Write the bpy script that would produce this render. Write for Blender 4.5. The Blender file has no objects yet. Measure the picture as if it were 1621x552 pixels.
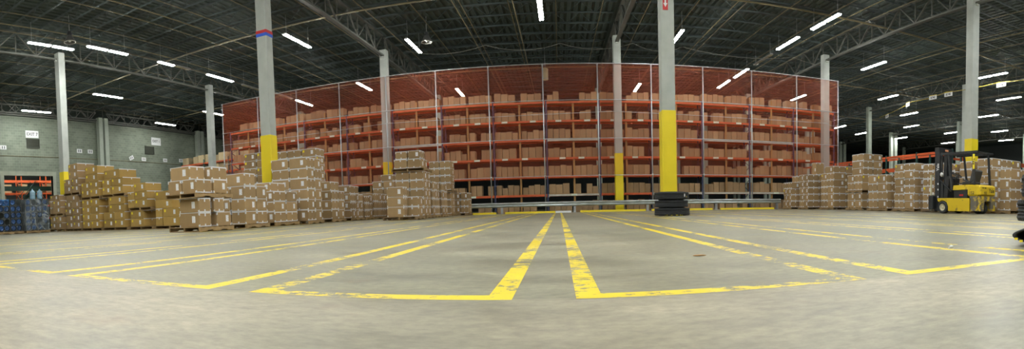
import bpy, math, random
from mathutils import Vector, Matrix
random.seed(7)
R = math.radians
PI = math.pi
sc = bpy.context.scene
COL = sc.collection

# ------------------------------------------------------------------ camera (stitched panorama, very low tripod)
CAMH = 0.32
F, YAW, PITCH, ROLL, CY = 786.6, -.0958, -.0351, .0267, 356.76
cam_d = bpy.data.cameras.new('panorama_camera')
cam = bpy.data.objects.new('panorama_camera', cam_d)
COL.objects.link(cam)
sc.camera = cam
cam_d.type = 'PANO'
cam_d.panorama_type = 'EQUIRECTANGULAR'
cam_d.longitude_min, cam_d.longitude_max = -810.5/F, 810.5/F
cam_d.latitude_min, cam_d.latitude_max = (CY-552)/F, CY/F
cam_d.clip_end = 400
def Rz(a): return Matrix(((math.cos(a), -math.sin(a), 0), (math.sin(a), math.cos(a), 0), (0, 0, 1)))
def Rx(a): return Matrix(((1, 0, 0), (0, math.cos(a), math.sin(a)), (0, -math.sin(a), math.cos(a))))
def Ry(a): return Matrix(((math.cos(a), 0, -math.sin(a)), (0, 1, 0), (math.sin(a), 0, math.cos(a))))
W2C = Ry(ROLL) @ Rx(PITCH) @ Rz(YAW)
BASE = Matrix(((1, 0, 0), (0, 0, -1), (0, 1, 0)))     # camera axes in a frame with Y forward, Z up
cam.matrix_world = Matrix.Translation((0, 0, CAMH)) @ (W2C.transposed() @ BASE).to_4x4()

# ------------------------------------------------------------------ materials
def mat(name, col=(.5, .5, .5), rough=.6, metal=0., var=0., noise=0., nscale=4., emit=None, estr=0., spec=.5, bump=0., stretch=None):
    m = bpy.data.materials.new(name); m.use_nodes = True
    nt = m.node_tree; N = nt.nodes; L = nt.links
    b = N['Principled BSDF']
    b.inputs['Base Color'].default_value = (*col, 1)
    b.inputs['Roughness'].default_value = rough
    b.inputs['Metallic'].default_value = metal
    b.inputs['Specular IOR Level'].default_value = spec
    if emit:
        b.inputs['Emission Color'].default_value = (*emit, 1)
        b.inputs['Emission Strength'].default_value = estr
    if noise or var:
        tc = N.new('ShaderNodeTexCoord'); mp = N.new('ShaderNodeMapping')
        if stretch: mp.inputs['Scale'].default_value = stretch
        L.new(tc.outputs['Object'], mp.inputs['Vector'])
        n = N.new('ShaderNodeTexNoise'); n.inputs['Scale'].default_value = nscale; n.inputs['Detail'].default_value = 4
        L.new(mp.outputs[0], n.inputs['Vector'])
        hsv = N.new('ShaderNodeHueSaturation'); hsv.inputs['Color'].default_value = (*col, 1)
        mr = N.new('ShaderNodeMapRange'); mr.inputs['From Min'].default_value = .25; mr.inputs['From Max'].default_value = .75
        mr.inputs['To Min'].default_value = 1-noise; mr.inputs['To Max'].default_value = 1+noise
        L.new(n.outputs['Fac'], mr.inputs['Value'])
        val = mr.outputs[0]
        if var:
            oi = N.new('ShaderNodeObjectInfo'); g = N.new('ShaderNodeNewGeometry')
            ad = N.new('ShaderNodeMath'); ad.operation = 'ADD'; L.new(oi.outputs['Random'], ad.inputs[0]); L.new(g.outputs['Random Per Island'], ad.inputs[1])
            fr = N.new('ShaderNodeMath'); fr.operation = 'FRACT'; L.new(ad.outputs[0], fr.inputs[0])
            m2 = N.new('ShaderNodeMapRange'); m2.inputs['To Min'].default_value = 1-var; m2.inputs['To Max'].default_value = 1+var
            L.new(fr.outputs[0], m2.inputs['Value'])
            mu = N.new('ShaderNodeMath'); mu.operation = 'MULTIPLY'; L.new(val, mu.inputs[0]); L.new(m2.outputs[0], mu.inputs[1])
            val = mu.outputs[0]
        L.new(val, hsv.inputs['Value'])
        L.new(hsv.outputs[0], b.inputs['Base Color'])
        if bump:
            bp = N.new('ShaderNodeBump'); bp.inputs['Strength'].default_value = bump
            L.new(n.outputs['Fac'], bp.inputs['Height']); L.new(bp.outputs[0], b.inputs['Normal'])
    return m

def concrete_nodes(nt):
    """colour + roughness sockets of the worn concrete slab, in world metres"""
    N, L = nt.nodes, nt.links
    tc = N.new('ShaderNodeTexCoord')
    def noise(scale, detail, rough=.55, st=None):
        n = N.new('ShaderNodeTexNoise'); n.inputs['Scale'].default_value = scale
        n.inputs['Detail'].default_value = detail; n.inputs['Roughness'].default_value = rough
        if st:
            mp = N.new('ShaderNodeMapping'); mp.inputs['Scale'].default_value = st
            L.new(tc.outputs['Object'], mp.inputs[0]); L.new(mp.outputs[0], n.inputs['Vector'])
        else: L.new(tc.outputs['Object'], n.inputs['Vector'])
        return n.outputs['Fac']
    big = noise(.35, 5); mid = noise(1.5, 8, .66, (.7, 1.3, 1)); fine = noise(20, 7, .7, (.8, 1.2, 1))
    def ramp(fac, p0, c0, p1, c1):
        r = N.new('ShaderNodeValToRGB'); r.color_ramp.elements[0].position = p0; r.color_ramp.elements[1].position = p1
        r.color_ramp.elements[0].color = (*c0, 1); r.color_ramp.elements[1].color = (*c1, 1)
        L.new(fac, r.inputs[0]); return r.outputs[0]
    def mix(mode, f, a, b):
        x = N.new('ShaderNodeMix'); x.data_type = 'RGBA'; x.blend_type = mode
        x.inputs[0].default_value = f if isinstance(f, float) else 0
        if not isinstance(f, float): L.new(f, x.inputs[0])
        for i, s in ((6, a), (7, b)):
            if isinstance(s, tuple): x.inputs[i].default_value = (*s, 1)
            else: L.new(s, x.inputs[i])
        return x.outputs[2]
    base = ramp(mid, .36, (.25, .222, .165), .66, (.48, .425, .325))
    bigc = ramp(big, .36, (.76, .79, .76), .66, (1.08, 1.05, 1.0))
    c = mix('MULTIPLY', 1.0, base, bigc)
    finec = ramp(fine, .34, (.74, .74, .75), .66, (1.12, 1.11, 1.10))
    c = mix('MULTIPLY', 1.0, c, finec)
    rust = ramp(noise(1.7, 6, .6), .60, (0, 0, 0), .78, (1, 1, 1))
    c = mix('MIX', mix('MULTIPLY', 1.0, rust, (.6, .6, .6)), c, (.30, .20, .115))
    dark = ramp(noise(.9, 7, .62, (.5, 1.8, 1)), .55, (0, 0, 0), .80, (1, 1, 1))
    c = mix('MIX', mix('MULTIPLY', 1.0, dark, (.5, .5, .5)), c, (.13, .125, .115))
    sx = N.new('ShaderNodeSeparateXYZ'); L.new(tc.outputs['Object'], sx.inputs[0])
    slab = N.new('ShaderNodeMapRange'); slab.inputs['From Min'].default_value = 1.70; slab.inputs['From Max'].default_value = 1.73; L.new(sx.outputs['Y'], slab.inputs[0])
    c = mix('MIX', slab.outputs[0], c, mix('MULTIPLY', 1.0, c, (.76, .795, .765)))
    d1 = N.new('ShaderNodeMath'); d1.operation = 'SUBTRACT'; L.new(sx.outputs['Y'], d1.inputs[0]); d1.inputs[1].default_value = 1.694
    d2 = N.new('ShaderNodeMath'); d2.operation = 'ABSOLUTE'; L.new(d1.outputs[0], d2.inputs[0])
    d3 = N.new('ShaderNodeMath'); d3.operation = 'LESS_THAN'; L.new(d2.outputs[0], d3.inputs[0]); d3.inputs[1].default_value = .004
    c = mix('MIX', d3.outputs[0], c, mix('MULTIPLY', 1.0, c, (.74, .72, .68)))
    rr = N.new('ShaderNodeMapRange'); rr.inputs['From Min'].default_value = .3; rr.inputs['From Max'].default_value = .7
    rr.inputs['To Min'].default_value = .36; rr.inputs['To Max'].default_value = .58
    L.new(mid, rr.inputs[0])
    return c, rr.outputs[0], noise, ramp, mix

m_floor = bpy.data.materials.new('worn_concrete'); m_floor.use_nodes = True
nt = m_floor.node_tree; b = nt.nodes['Principled BSDF']
c, r, *_ = concrete_nodes(nt)
nt.links.new(c, b.inputs['Base Color']); nt.links.new(r, b.inputs['Roughness'])
b.inputs['Specular IOR Level'].default_value = .45

m_line = bpy.data.materials.new('worn_yellow_line'); m_line.use_nodes = True
nt = m_line.node_tree; b = nt.nodes['Principled BSDF']
c, r, noise, ramp, mix = concrete_nodes(nt)
def addf(a, b_, ka, kb):
    m1 = nt.nodes.new('ShaderNodeMath'); m1.operation = 'MULTIPLY'; nt.links.new(a, m1.inputs[0]); m1.inputs[1].default_value = ka
    m2 = nt.nodes.new('ShaderNodeMath'); m2.operation = 'MULTIPLY_ADD'; nt.links.new(b_, m2.inputs[0]); m2.inputs[1].default_value = kb; nt.links.new(m1.outputs[0], m2.inputs[2])
    return m2.outputs[0]
wearm = ramp(addf(noise(17, 7, .75, (.8, 1.1, 1)), noise(1.25, 4, .6), .76, .72), .752, (0, 0, 0), .787, (1, 1, 1))
nt.links.new(mix('MIX', wearm, (.78, .585, .022), c), b.inputs['Base Color'])
nt.links.new(r, b.inputs['Roughness'])

def block_material():
    m = bpy.data.materials.new('painted_block'); m.use_nodes = True
    nt = m.node_tree; N, L = nt.nodes, nt.links; b = N['Principled BSDF']
    tc = N.new('ShaderNodeTexCoord'); mp = N.new('ShaderNodeMapping')
    mp.inputs['Rotation'].default_value = (0, R(-90), R(-90))
    sx = N.new('ShaderNodeSeparateXYZ'); cx = N.new('ShaderNodeCombineXYZ')
    L.new(tc.outputs['Object'], sx.inputs[0]); L.new(sx.outputs['Y'], cx.inputs['X']); L.new(sx.outputs['Z'], cx.inputs['Y'])
    br = N.new('ShaderNodeTexBrick'); L.new(cx.outputs[0], br.inputs['Vector'])
    br.inputs['Scale'].default_value = 1; br.inputs['Brick Width'].default_value = .44; br.inputs['Row Height'].default_value = .22
    br.inputs['Mortar Size'].default_value = .011; br.inputs['Mortar Smooth'].default_value = .3
    br.inputs['Color1'].default_value = (.155, .178, .135, 1); br.inputs['Color2'].default_value = (.205, .232, .178, 1); br.inputs['Mortar'].default_value = (.27, .30, .235, 1)
    n = N.new('ShaderNodeTexNoise'); n.inputs['Scale'].default_value = .5; n.inputs['Detail'].default_value = 5; L.new(tc.outputs['Object'], n.inputs['Vector'])
    mr = N.new('ShaderNodeMapRange'); mr.inputs['From Min'].default_value = .3; mr.inputs['From Max'].default_value = .7; mr.inputs['To Min'].default_value = .8; mr.inputs['To Max'].default_value = 1.15
    L.new(n.outputs['Fac'], mr.inputs[0])
    h = N.new('ShaderNodeHueSaturation'); L.new(br.outputs['Color'], h.inputs['Color']); L.new(mr.outputs[0], h.inputs['Value'])
    L.new(h.outputs[0], b.inputs['Base Color']); b.inputs['Roughness'].default_value = .75
    return m
m_block = block_material()
def label_material(name, ink, paper):
    m = bpy.data.materials.new(name); m.use_nodes = True
    nt = m.node_tree; N, L = nt.nodes, nt.links; b = N['Principled BSDF']
    tc = N.new('ShaderNodeTexCoord'); mp = N.new('ShaderNodeMapping'); mp.inputs['Scale'].default_value = (26, 26, 40)
    L.new(tc.outputs['Object'], mp.inputs[0])
    n = N.new('ShaderNodeTexNoise'); n.inputs['Scale'].default_value = 1.2; L.new(mp.outputs[0], n.inputs['Vector'])
    r = N.new('ShaderNodeValToRGB'); r.color_ramp.elements[0].position = .60; r.color_ramp.elements[1].position = .68
    r.color_ramp.elements[0].color = (*paper, 1); r.color_ramp.elements[1].color = (*ink, 1)
    L.new(n.outputs['Fac'], r.inputs[0]); L.new(r.outputs[0], b.inputs['Base Color']); b.inputs['Roughness'].default_value = .5
    return m
m_label = label_material('printed_label', (.18, .2, .24), (.80, .80, .83))
m_tag = label_material('location_tag', (.08, .16, .10), (.72, .78, .66))
m_carton = mat('cardboard', (.345, .225, .105), .75, var=.16, noise=.07, nscale=5)
m_carton_y = mat('golden_cardboard', (.39, .245, .065), .75, var=.14, noise=.07, nscale=5)
m_pale = mat('pale_cardboard', (.42, .33, .19), .75, var=.25, noise=.07, nscale=5)
m_box = mat('storage_cardboard', (.345, .225, .118), .78, var=.2, noise=.06, nscale=4)
m_tape = mat('white_tape', (.72, .72, .74), .4)
m_yellow_st = mat('yellow_sticker', (.85, .68, .02), .5)
m_wood = mat('pallet_wood', (.29, .19, .085), .8, var=.2, noise=.2, nscale=7)
m_timber = mat('timber', (.36, .20, .07), .7, var=.12, noise=.15, nscale=5, stretch=(6, 6, .6))
m_col = mat('column_paint', (.40, .42, .385), .7, noise=.09, nscale=2.5)
m_colg = mat('column_paint_green', (.36, .40, .33), .75, noise=.1, nscale=2.5)
m_yel = mat('safety_yellow', (.80, .62, .012), .5, noise=.06, nscale=2)
m_deck = mat('roof_deck', (.062, .086, .077), .6, noise=.25, nscale=.8)
m_joist = mat('joist_paint', (.068, .092, .094), .55, noise=.15, nscale=1)
m_girder = mat('girder_paint', (.09, .092, .078), .6, noise=.2, nscale=1)
m_pipe = mat('sprinkler_pipe', (.20, .165, .085), .5, noise=.2, nscale=2)
m_beam = mat('rack_orange', (.60, .105, .028), .5, noise=.15, nscale=3)
m_beam2 = mat('rack_worn_grey', (.50, .46, .40), .6, noise=.2, nscale=3)
m_upright = mat('rack_upright_blue', (.035, .045, .10), .5, noise=.2, nscale=3)
m_rackgreen = mat('rack_upright_green', (.02, .085, .075), .5, noise=.2, nscale=3)
m_net = mat('orange_net', (.62, .105, .03), .6)
m_steel = mat('galvanised', (.50, .52, .54), .42, metal=.6, noise=.12, nscale=3)
m_galv = mat('guardrail_zinc', (.46, .50, .49), .38, metal=.75, noise=.15, nscale=3)
m_rubber = mat('tyre_rubber', (.022, .024, .026), .7, noise=.3, nscale=9)
m_hollow_shade = mat('hollow_shade', (.008, .008, .009), .85)  # near-black that paints the shade inside the tyre hollow
m_white = mat('white_enamel', (.75, .76, .76), .4)
m_hous = mat('lamp_housing', (.30, .31, .31), .5)
m_tube = mat('lamp_tube', (.9, .95, .95), .3, emit=(.97, 1.0, .965), estr=132.)
m_tube_off = mat('dead_lamp_tube', (.42, .37, .22), .35)
m_black = mat('black_paint', (.016, .018, .020), .42, noise=.3, nscale=4)
m_dark = mat('dark_plastic', (.04, .042, .044), .5)
m_ftyel = None
m_rim = mat('cream_rim', (.58, .52, .36), .6, noise=.2, nscale=8)
m_cream = mat('cream_paint', (.60, .56, .38), .55, noise=.12, nscale=5)
m_red = mat('red', (.50, .02, .02), .5)
m_blue = mat('blue', (.02, .10, .60), .5)
m_inkblk = mat('black_ink', (.012, .012, .014), .6)
m_ink_w = mat('white_ink', (.75, .75, .75), .5)
m_ink_g = mat('faded_ink', (.10, .11, .12), .6)
m_conc2 = mat('lintel_concrete', (.31, .33, .26), .8, noise=.12, nscale=2)
m_crate = mat('crate_plastic', (.05, .058, .058), .5, var=.3, noise=.15, nscale=6)
m_crate_b = mat('blue_crate_plastic', (.05, .22, .55), .45)
m_water = mat('blue_bottle_plastic', (.018, .055, .15), .2, var=.3, noise=.1)
m_clear = mat('pale_bottle_plastic', (.22, .36, .46), .15)
m_cable = mat('pale_cable', (.30, .30, .26), .6)
m_ropey = mat('yellow_rope', (.55, .42, .03), .6)
m_orange_p = mat('orange_panel', (.75, .30, .14), .5)
m_blockdark = mat('unlit_wall_tone', (.06, .07, .065), .8, noise=.1)  # darkness of the unlit far end is put into this wall colour
m_floorgreen = mat('stair_green', (.015, .05, .035), .5)

def forklift_paint():
    m = bpy.data.materials.new('scuffed_forklift_yellow'); m.use_nodes = True
    nt = m.node_tree; N, L = nt.nodes, nt.links; b = N['Principled BSDF']
    tc = N.new('ShaderNodeTexCoord')
    n = N.new('ShaderNodeTexNoise'); n.inputs['Scale'].default_value = 4.5; n.inputs['Detail'].default_value = 7; n.inputs['Roughness'].default_value = .68
    L.new(tc.outputs['Object'], n.inputs['Vector'])
    r = N.new('ShaderNodeValToRGB'); r.color_ramp.elements[0].position = .57; r.color_ramp.elements[1].position = .68
    r.color_ramp.elements[0].color = (.66, .46, .010, 1); r.color_ramp.elements[1].color = (.10, .085, .05, 1)
    L.new(n.outputs['Fac'], r.inputs[0]); L.new(r.outputs[0], b.inputs['Base Color']); b.inputs['Roughness'].default_value = .5
    m2 = m.copy(); m2.name = 'worn_counterweight_paint'
    rr = [x for x in m2.node_tree.nodes if x.type == 'VALTORGB'][0]
    rr.color_ramp.elements[0].position = .40; rr.color_ramp.elements[1].position = .50
    rr.color_ramp.elements[1].color = (.13, .115, .09, 1)
    return m, m2
m_ftyel, m_ftworn = forklift_paint()
def film_material():
    m = bpy.data.materials.new('clear_wrap'); m.use_nodes = True
    nt = m.node_tree; N, L = nt.nodes, nt.links; out = N['Material Output']; b = N['Principled BSDF']
    b.inputs['Base Color'].default_value = (.55, .62, .66, 1); b.inputs['Roughness'].default_value = .25
    t = N.new('ShaderNodeBsdfTransparent'); mx = N.new('ShaderNodeMixShader')
    tc = N.new('ShaderNodeTexCoord'); n = N.new('ShaderNodeTexNoise'); n.inputs['Scale'].default_value = 3; n.inputs['Detail'].default_value = 5; n.inputs['Distortion'].default_value = 1.5
    L.new(tc.outputs['Object'], n.inputs['Vector'])
    mr = N.new('ShaderNodeMapRange'); mr.inputs['From Min'].default_value = .45; mr.inputs['From Max'].default_value = .75; mr.inputs['To Min'].default_value = .08; mr.inputs['To Max'].default_value = .6
    L.new(n.outputs['Fac'], mr.inputs[0]); L.new(mr.outputs[0], mx.inputs[0]); L.new(t.outputs[0], mx.inputs[1]); L.new(b.outputs[0], mx.inputs[2]); L.new(mx.outputs[0], out.inputs[0])
    return m
m_film = film_material()

# ------------------------------------------------------------------ mesh builder
class MB:
    def __init__(s): s.v = []; s.f = []; s.m = []; s.smooth = []
    def add(s, vs, fs, mi=0, smooth=False):
        o = len(s.v); s.v += [tuple(p) for p in vs]
        for f in fs: s.f.append(tuple(o+i for i in f)); s.m.append(mi); s.smooth.append(smooth)
        return s
    def box(s, x0, x1, y0, y1, z0, z1, mi=0):
        return s.add([(x0, y0, z0), (x1, y0, z0), (x1, y1, z0), (x0, y1, z0), (x0, y0, z1), (x1, y0, z1), (x1, y1, z1), (x0, y1, z1)],
                     [(3, 2, 1, 0), (4, 5, 6, 7), (0, 1, 5, 4), (1, 2, 6, 5), (2, 3, 7, 6), (3, 0, 4, 7)], mi)
    def cbox(s, x0, x1, y0, y1, z0, z1, c, mi=0):
        """box with chamfered edges"""
        vs = []; ix = {}
        X, Y, Z = (x0, x1), (y0, y1), (z0, z1)
        for i in (0, 1):
            for j in (0, 1):
                for k in (0, 1):
                    dx, dy, dz = c*(1-2*i), c*(1-2*j), c*(1-2*k)
                    for a, p in enumerate(((X[i], Y[j]+dy, Z[k]+dz), (X[i]+dx, Y[j], Z[k]+dz), (X[i]+dx, Y[j]+dy, Z[k]))):
                        ix[i, j, k, a] = len(vs); vs.append(p)
        fs = []
        for i in (0, 1):
            q = [ix[i, 0, 0, 0], ix[i, 1, 0, 0], ix[i, 1, 1, 0], ix[i, 0, 1, 0]]; fs.append(q if i else q[::-1])
            q = [ix[0, i, 0, 1], ix[1, i, 0, 1], ix[1, i, 1, 1], ix[0, i, 1, 1]]; fs.append(q[::-1] if i else q)
            q = [ix[0, 0, i, 2], ix[1, 0, i, 2], ix[1, 1, i, 2], ix[0, 1, i, 2]]; fs.append(q if i else q[::-1])
        for i in (0, 1):
            for j in (0, 1):
                q = [ix[i, j, 0, 0], ix[i, j, 0, 1], ix[i, j, 1, 1], ix[i, j, 1, 0]]; fs.append(q if i == j else q[::-1])
                q = [ix[i, 0, j, 0], ix[i, 0, j, 2], ix[i, 1, j, 2], ix[i, 1, j, 0]]; fs.append(q[::-1] if i == j else q)
                q = [ix[0, i, j, 1], ix[0, i, j, 2], ix[1, i, j, 2], ix[1, i, j, 1]]; fs.append(q if i == j else q[::-1])
                for k in (0, 1):
                    q = [ix[i, j, k, 0], ix[i, j, k, 1], ix[i, j, k, 2]]; fs.append(q if (i+j+k) % 2 else q[::-1])
        return s.add(vs, fs, mi)
    def bar(s, p, q, w, h=None, mi=0, up=(0, 0, 1)):
        p, q = Vector(p), Vector(q); h = h or w; d = (q-p).normalized(); u = Vector(up)
        if abs(d.dot(u)) > .98: u = Vector((0, 1, 0))
        a = d.cross(u).normalized()*w/2; bb = a.cross(d).normalized()*h/2
        vs = [p-a-bb, p+a-bb, p+a+bb, p-a+bb, q-a-bb, q+a-bb, q+a+bb, q-a+bb]
        return s.add(vs, [(0, 1, 2, 3), (7, 6, 5, 4), (0, 4, 5, 1), (1, 5, 6, 2), (2, 6, 7, 3), (3, 7, 4, 0)], mi)
    def tube(s, p, q, r, n=8, mi=0, r2=None, cap=True):
        p, q = Vector(p), Vector(q); r2 = r if r2 is None else r2; d = (q-p).normalized()
        u = Vector((0, 0, 1)) if abs(d.z) < .9 else Vector((1, 0, 0))
        a = d.cross(u).normalized(); bb = d.cross(a)
        vs = []
        for k in range(n):
            t = 2*PI*k/n; e = a*math.cos(t)+bb*math.sin(t); vs += [p+e*r, q+e*r2]
        s.add(vs, [(2*k, 2*k+1, (2*k+3) % (2*n), (2*k+2) % (2*n)) for k in range(n)], mi, True)
        if cap:
            o = len(s.v)-2*n
            s.f.append(tuple(o+2*k for k in range(n))); s.m.append(mi); s.smooth.append(False)
            s.f.append(tuple(o+2*k+1 for k in reversed(range(n)))); s.m.append(mi); s.smooth.append(False)
        return s
    def path(s, pts, r, n=6, mi=0):
        for a, b_ in zip(pts, pts[1:]): s.tube(a, b_, r, n, mi)
        return s
    def lathe(s, prof, n=24, axis='z', at=(0, 0, 0), mi=0, closed=False):
        """prof: (radius, height) pairs"""
        at = Vector(at); vs = []
        for (r, h) in prof:
            for k in range(n):
                t = 2*PI*k/n; c, d = r*math.cos(t), r*math.sin(t)
                p = {'z': (c, d, h), 'x': (h, c, d), 'y': (c, h, d)}[axis]
                vs.append(Vector(p)+at)
        fs = []
        m = len(prof)
        for i in range(m if closed else m-1):
            j = (i+1) % m
            for k in range(n):
                fs.append((i*n+k, i*n+(k+1) % n, j*n+(k+1) % n, j*n+k))
        return s.add(vs, fs, mi, True)
    def prism(s, poly, axis, a, b_, mi=0):
        """poly in the two other axes (order kept), extruded along axis from a to b_"""
        def P(u, v, w): return {'x': (w, u, v), 'y': (u, w, v), 'z': (u, v, w)}[axis]
        n = len(poly)
        vs = [P(u, v, a) for u, v in poly]+[P(u, v, b_) for u, v in poly]
        return s.add(vs, [tuple(range(n-1, -1, -1)), tuple(range(n, 2*n))]+[(k, (k+1) % n, n+(k+1) % n, n+k) for k in range(n)], mi)
    def mesh(s, name, mats):
        me = bpy.data.meshes.new(name); me.from_pydata(s.v, [], s.f)
        for m in (mats if isinstance(mats, (list, tuple)) else [mats]): me.materials.append(m)
        me.polygons.foreach_set('material_index', s.m); me.polygons.foreach_set('use_smooth', s.smooth)
        me.update(); return me
    def build(s, name, mats, parent=None, loc=(0, 0, 0), rotz=0):
        return link(name, s.mesh(name, mats), parent, loc, rotz)
def link(name, me, parent=None, loc=(0, 0, 0), rotz=0):
    o = bpy.data.objects.new(name, me); COL.objects.link(o); o.location = loc; o.rotation_euler = (0, 0, rotz)
    if parent is not None: o.parent = parent
    return o
def tag(o, label, cat, group=None, kind=None):
    o['label'] = label; o['category'] = cat
    if group: o['group'] = group
    if kind: o['kind'] = kind
    return o
def thing(name, label, cat, loc=(0, 0, 0), rotz=0, group=None):
    o = bpy.data.objects.new(name, None); COL.objects.link(o); o.location = loc; o.rotation_euler = (0, 0, rotz)
    o.empty_display_size = .1
    return tag(o, label, cat, group)
def struct(o): o['kind'] = 'structure'; return o
def text_mesh(body, size, depth=.001):
    cu = bpy.data.curves.new('lettering', 'FONT'); cu.body = body; cu.size = size; cu.extrude = depth
    cu.offset = size*.018; cu.align_x = 'CENTER'; cu.align_y = 'CENTER'
    t = bpy.data.objects.new('lettering', cu); COL.objects.link(t)
    bpy.context.view_layer.update()
    me = bpy.data.meshes.new_from_object(t.evaluated_get(bpy.context.evaluated_depsgraph_get()))
    bpy.data.objects.remove(t); bpy.data.curves.remove(cu)
    return me
def lettering(body, size, m, parent, xdir, ydir, at, name='lettering'):
    """flat letters in the plane of xdir (reading direction) and ydir (up)"""
    me = text_mesh(body, size); me.materials.clear(); me.materials.append(m)
    x, y = Vector(xdir).normalized(), Vector(ydir).normalized(); z = x.cross(y)
    M = Matrix((x, y, z)).transposed().to_4x4(); M.translation = Vector(at)
    me.transform(M)
    return link(name, me, parent)

# ------------------------------------------------------------------ setting
XL, XR, YB, YF = -36.8, 72., -22., 92.
struct(MB().add([(XL-14, YB, 0), (XR, YB, 0), (XR, YF, 0), (XL-14, YF, 0)], [(0, 1, 2, 3)]).build('floor', m_floor))
# lane markings: worn outlines of the pallet staging lanes, each lane one outline
gaps = [-13.9, -12.5, -11.1, -9.7, -8.3, -6.9, -5.52, -4.13, -2.745, -1.36, -.06, 1.33, 2.65, 4.0, 5.35, 6.7, 8.05, 9.4, 10.75]
YL = 1.706
for i in range(len(gaps)-1):
    x0, x1 = gaps[i]+.112, gaps[i+1]-.112
    ye = 26.9 if -6 < gaps[i] < 8 else 22.
    w = .092; z = .0004
    mb = MB()
    mb.add([(x0, YL, z), (x1, YL, z), (x1, YL+w, z), (x0, YL+w, z)], [(0, 1, 2, 3)])
    mb.add([(x0, YL+w, z), (x0+w, YL+w, z), (x0+w, ye, z), (x0, ye, z)], [(0, 1, 2, 3)])
    mb.add([(x1-w, YL+w, z), (x1, YL+w, z), (x1, ye, z), (x1-w, ye, z)], [(0, 1, 2, 3)])
    struct(mb.build('floor_marking', m_line))
# left block wall with the roll-up opening
DY0, DY1, DZ = 18.1, 22.85, 4.65
mb = MB()
mb.box(XL-.3, XL, YB, DY0, 0, 9.75); mb.box(XL-.3, XL, DY1, YF, 0, 9.75); mb.box(XL-.3, XL, DY0, DY1, DZ+.35, 9.75)
struct(mb.build('wall_left', m_block))
struct(MB().box(XL-.32, XL+.05, DY0-.35, DY1+.35, DZ, DZ+.35).build('door_lintel', m_conc2))
for y0, y1 in ((DY0-.32, DY0), (DY1, DY1+.32)):
    struct(MB().box(XL-.32, XL+.05, y0, y1, 0, DZ).build('door_jamb', m_conc2))
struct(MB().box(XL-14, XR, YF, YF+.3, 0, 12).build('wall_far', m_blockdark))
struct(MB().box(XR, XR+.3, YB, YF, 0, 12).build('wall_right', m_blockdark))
struct(MB().box(XL-14, XR, YB-.3, YB, 0, 12).build('wall_back', m_block))
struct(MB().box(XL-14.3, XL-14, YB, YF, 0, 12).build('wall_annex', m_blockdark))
# corrugated roof deck
ZD = 11.5
mb = MB(); p = .36; x = XL-14
prof = []
while x < XR:
    prof += [(x, ZD), (x+.17, ZD), (x+.2, ZD+.07), (x+.33, ZD+.07)]; x += p
vs = [(a, YB, b_) for a, b_ in prof]+[(a, YF, b_) for a, b_ in prof]; n = len(prof)
mb.add(vs, [(k, n+k, n+k+1, k+1) for k in range(n-1)])
struct(mb.build('ceiling', m_deck))

CX = [-36.75, -23.5, -10.05, 3.45, 16.75, 30.0, 43.3, 56.6]
CYS = [2.2, 15.4, 28.27, 41.8, 55., 68.2, 81.4]
# open-web roof joists spanning east-west between the girders
def joist_mesh(L):
    mb = MB(); zt, zb = ZD-.05, ZD-.78
    mb.box(0, L, -.05, -.012, zt-.06, zt); mb.box(0, L, .012, .05, zt-.06, zt)
    mb.box(.5, L-.5, -.045, -.012, zb, zb+.055); mb.box(.5, L-.5, .012, .045, zb, zb+.055)
    n = 18; st = (L-1.)/n
    for k in range(n):
        x0 = .5+k*st; up = k % 2
        mb.bar((x0, 0, zb+.03 if up else zt-.03), (x0+st, 0, zt-.03 if up else zb+.03), .026)
    return mb.mesh('ceiling_joist', m_joist)
jm = joist_mesh(13.1)
for i in range(len(CX)-1):
    for k in range(-9, 42):
        y = 15.4+1.65*k
        if y < YB+.5 or y > YF-.5: continue
        if (abs(CX[i]) > 40 or k > 30) and k % 2: continue
        struct(link('ceiling_joist', jm, None, (CX[i]+.12, y, 0)))
# girders over each column line
def girder_mesh(L):
    mb = MB(); zb, zt = 9.95, ZD-.1
    mb.box(-.10, .10, 0, L, zb, zb+.10); mb.box(-.09, .09, 0, L, zt-.1, zt)
    n = 10; st = L/n
    for k in range(n):
        y0 = k*st; up = k % 2
        mb.bar((0, y0, zb+.08 if up else zt-.08), (0, y0+st, zt-.08 if up else zb+.08), .085, .06)
        mb.bar((0, y0, zb), (0, y0, zt), .05)
    return mb.mesh('ceiling_girder', m_girder)
gm = {}
ys = [-11.0]+CYS
for X in CX[:]:
    for a, c_ in zip(ys, ys[1:]):
        Lg = round(c_-a, 2)
        if Lg not in gm: gm[Lg] = girder_mesh(Lg-.46)
        struct(link('ceiling_girder', gm[Lg], None, (X+(.12 if X == CX[0] else 0), a+.23, 0)))
# columns
CW = .215
def column(X, Y, yellow=True, pair=False, m=m_col):
    mb = MB(); mb.cbox(X-CW, X+CW, Y-CW, Y+CW, 0, 10.42, .02)
    if pair: mb.cbox(X-CW+.75, X+CW+.75, Y-CW, Y+CW, 0, 10.42, .02)
    mb.box(X-.08, X+.08, Y-CW-.1, Y+CW+.1, 9.86, 9.945)       # steel seat of the girder
    o = struct(mb.build('column', m))
    if yellow:
        p_ = MB().cbox(X-CW-.012, X+CW+.012, Y-CW-.012, Y+CW+.012, .01, 3.33, .02).build('yellow_sleeve', m_yel, o)
        p_['label'] = 'yellow painted lower sleeve'
    return o
cols = {}
for i, X in enumerate(CX):
    for j, Y in enumerate(CYS):
        if j == 0 and 1 <= i <= 4: continue
        if X == CX[0]:
            mb = MB(); mb.cbox(X+.06, X+.06+.46, Y-.55, Y-.1, 0, 10.2, .02); mb.cbox(X+.06, X+.06+.46, Y+.1, Y+.55, 0, 10.2, .02)
            struct(mb.build('wall_pilaster', m_colg)); continue
        if j >= 4 and i < 4: continue
        cols[i, j] = column(X, Y, yellow=(j <= 2 and i <= 4 and (i, j) != (4, 2)), pair=(i in (5, 6) and j != 3), m=m_col if j < 3 else m_colg)
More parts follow.
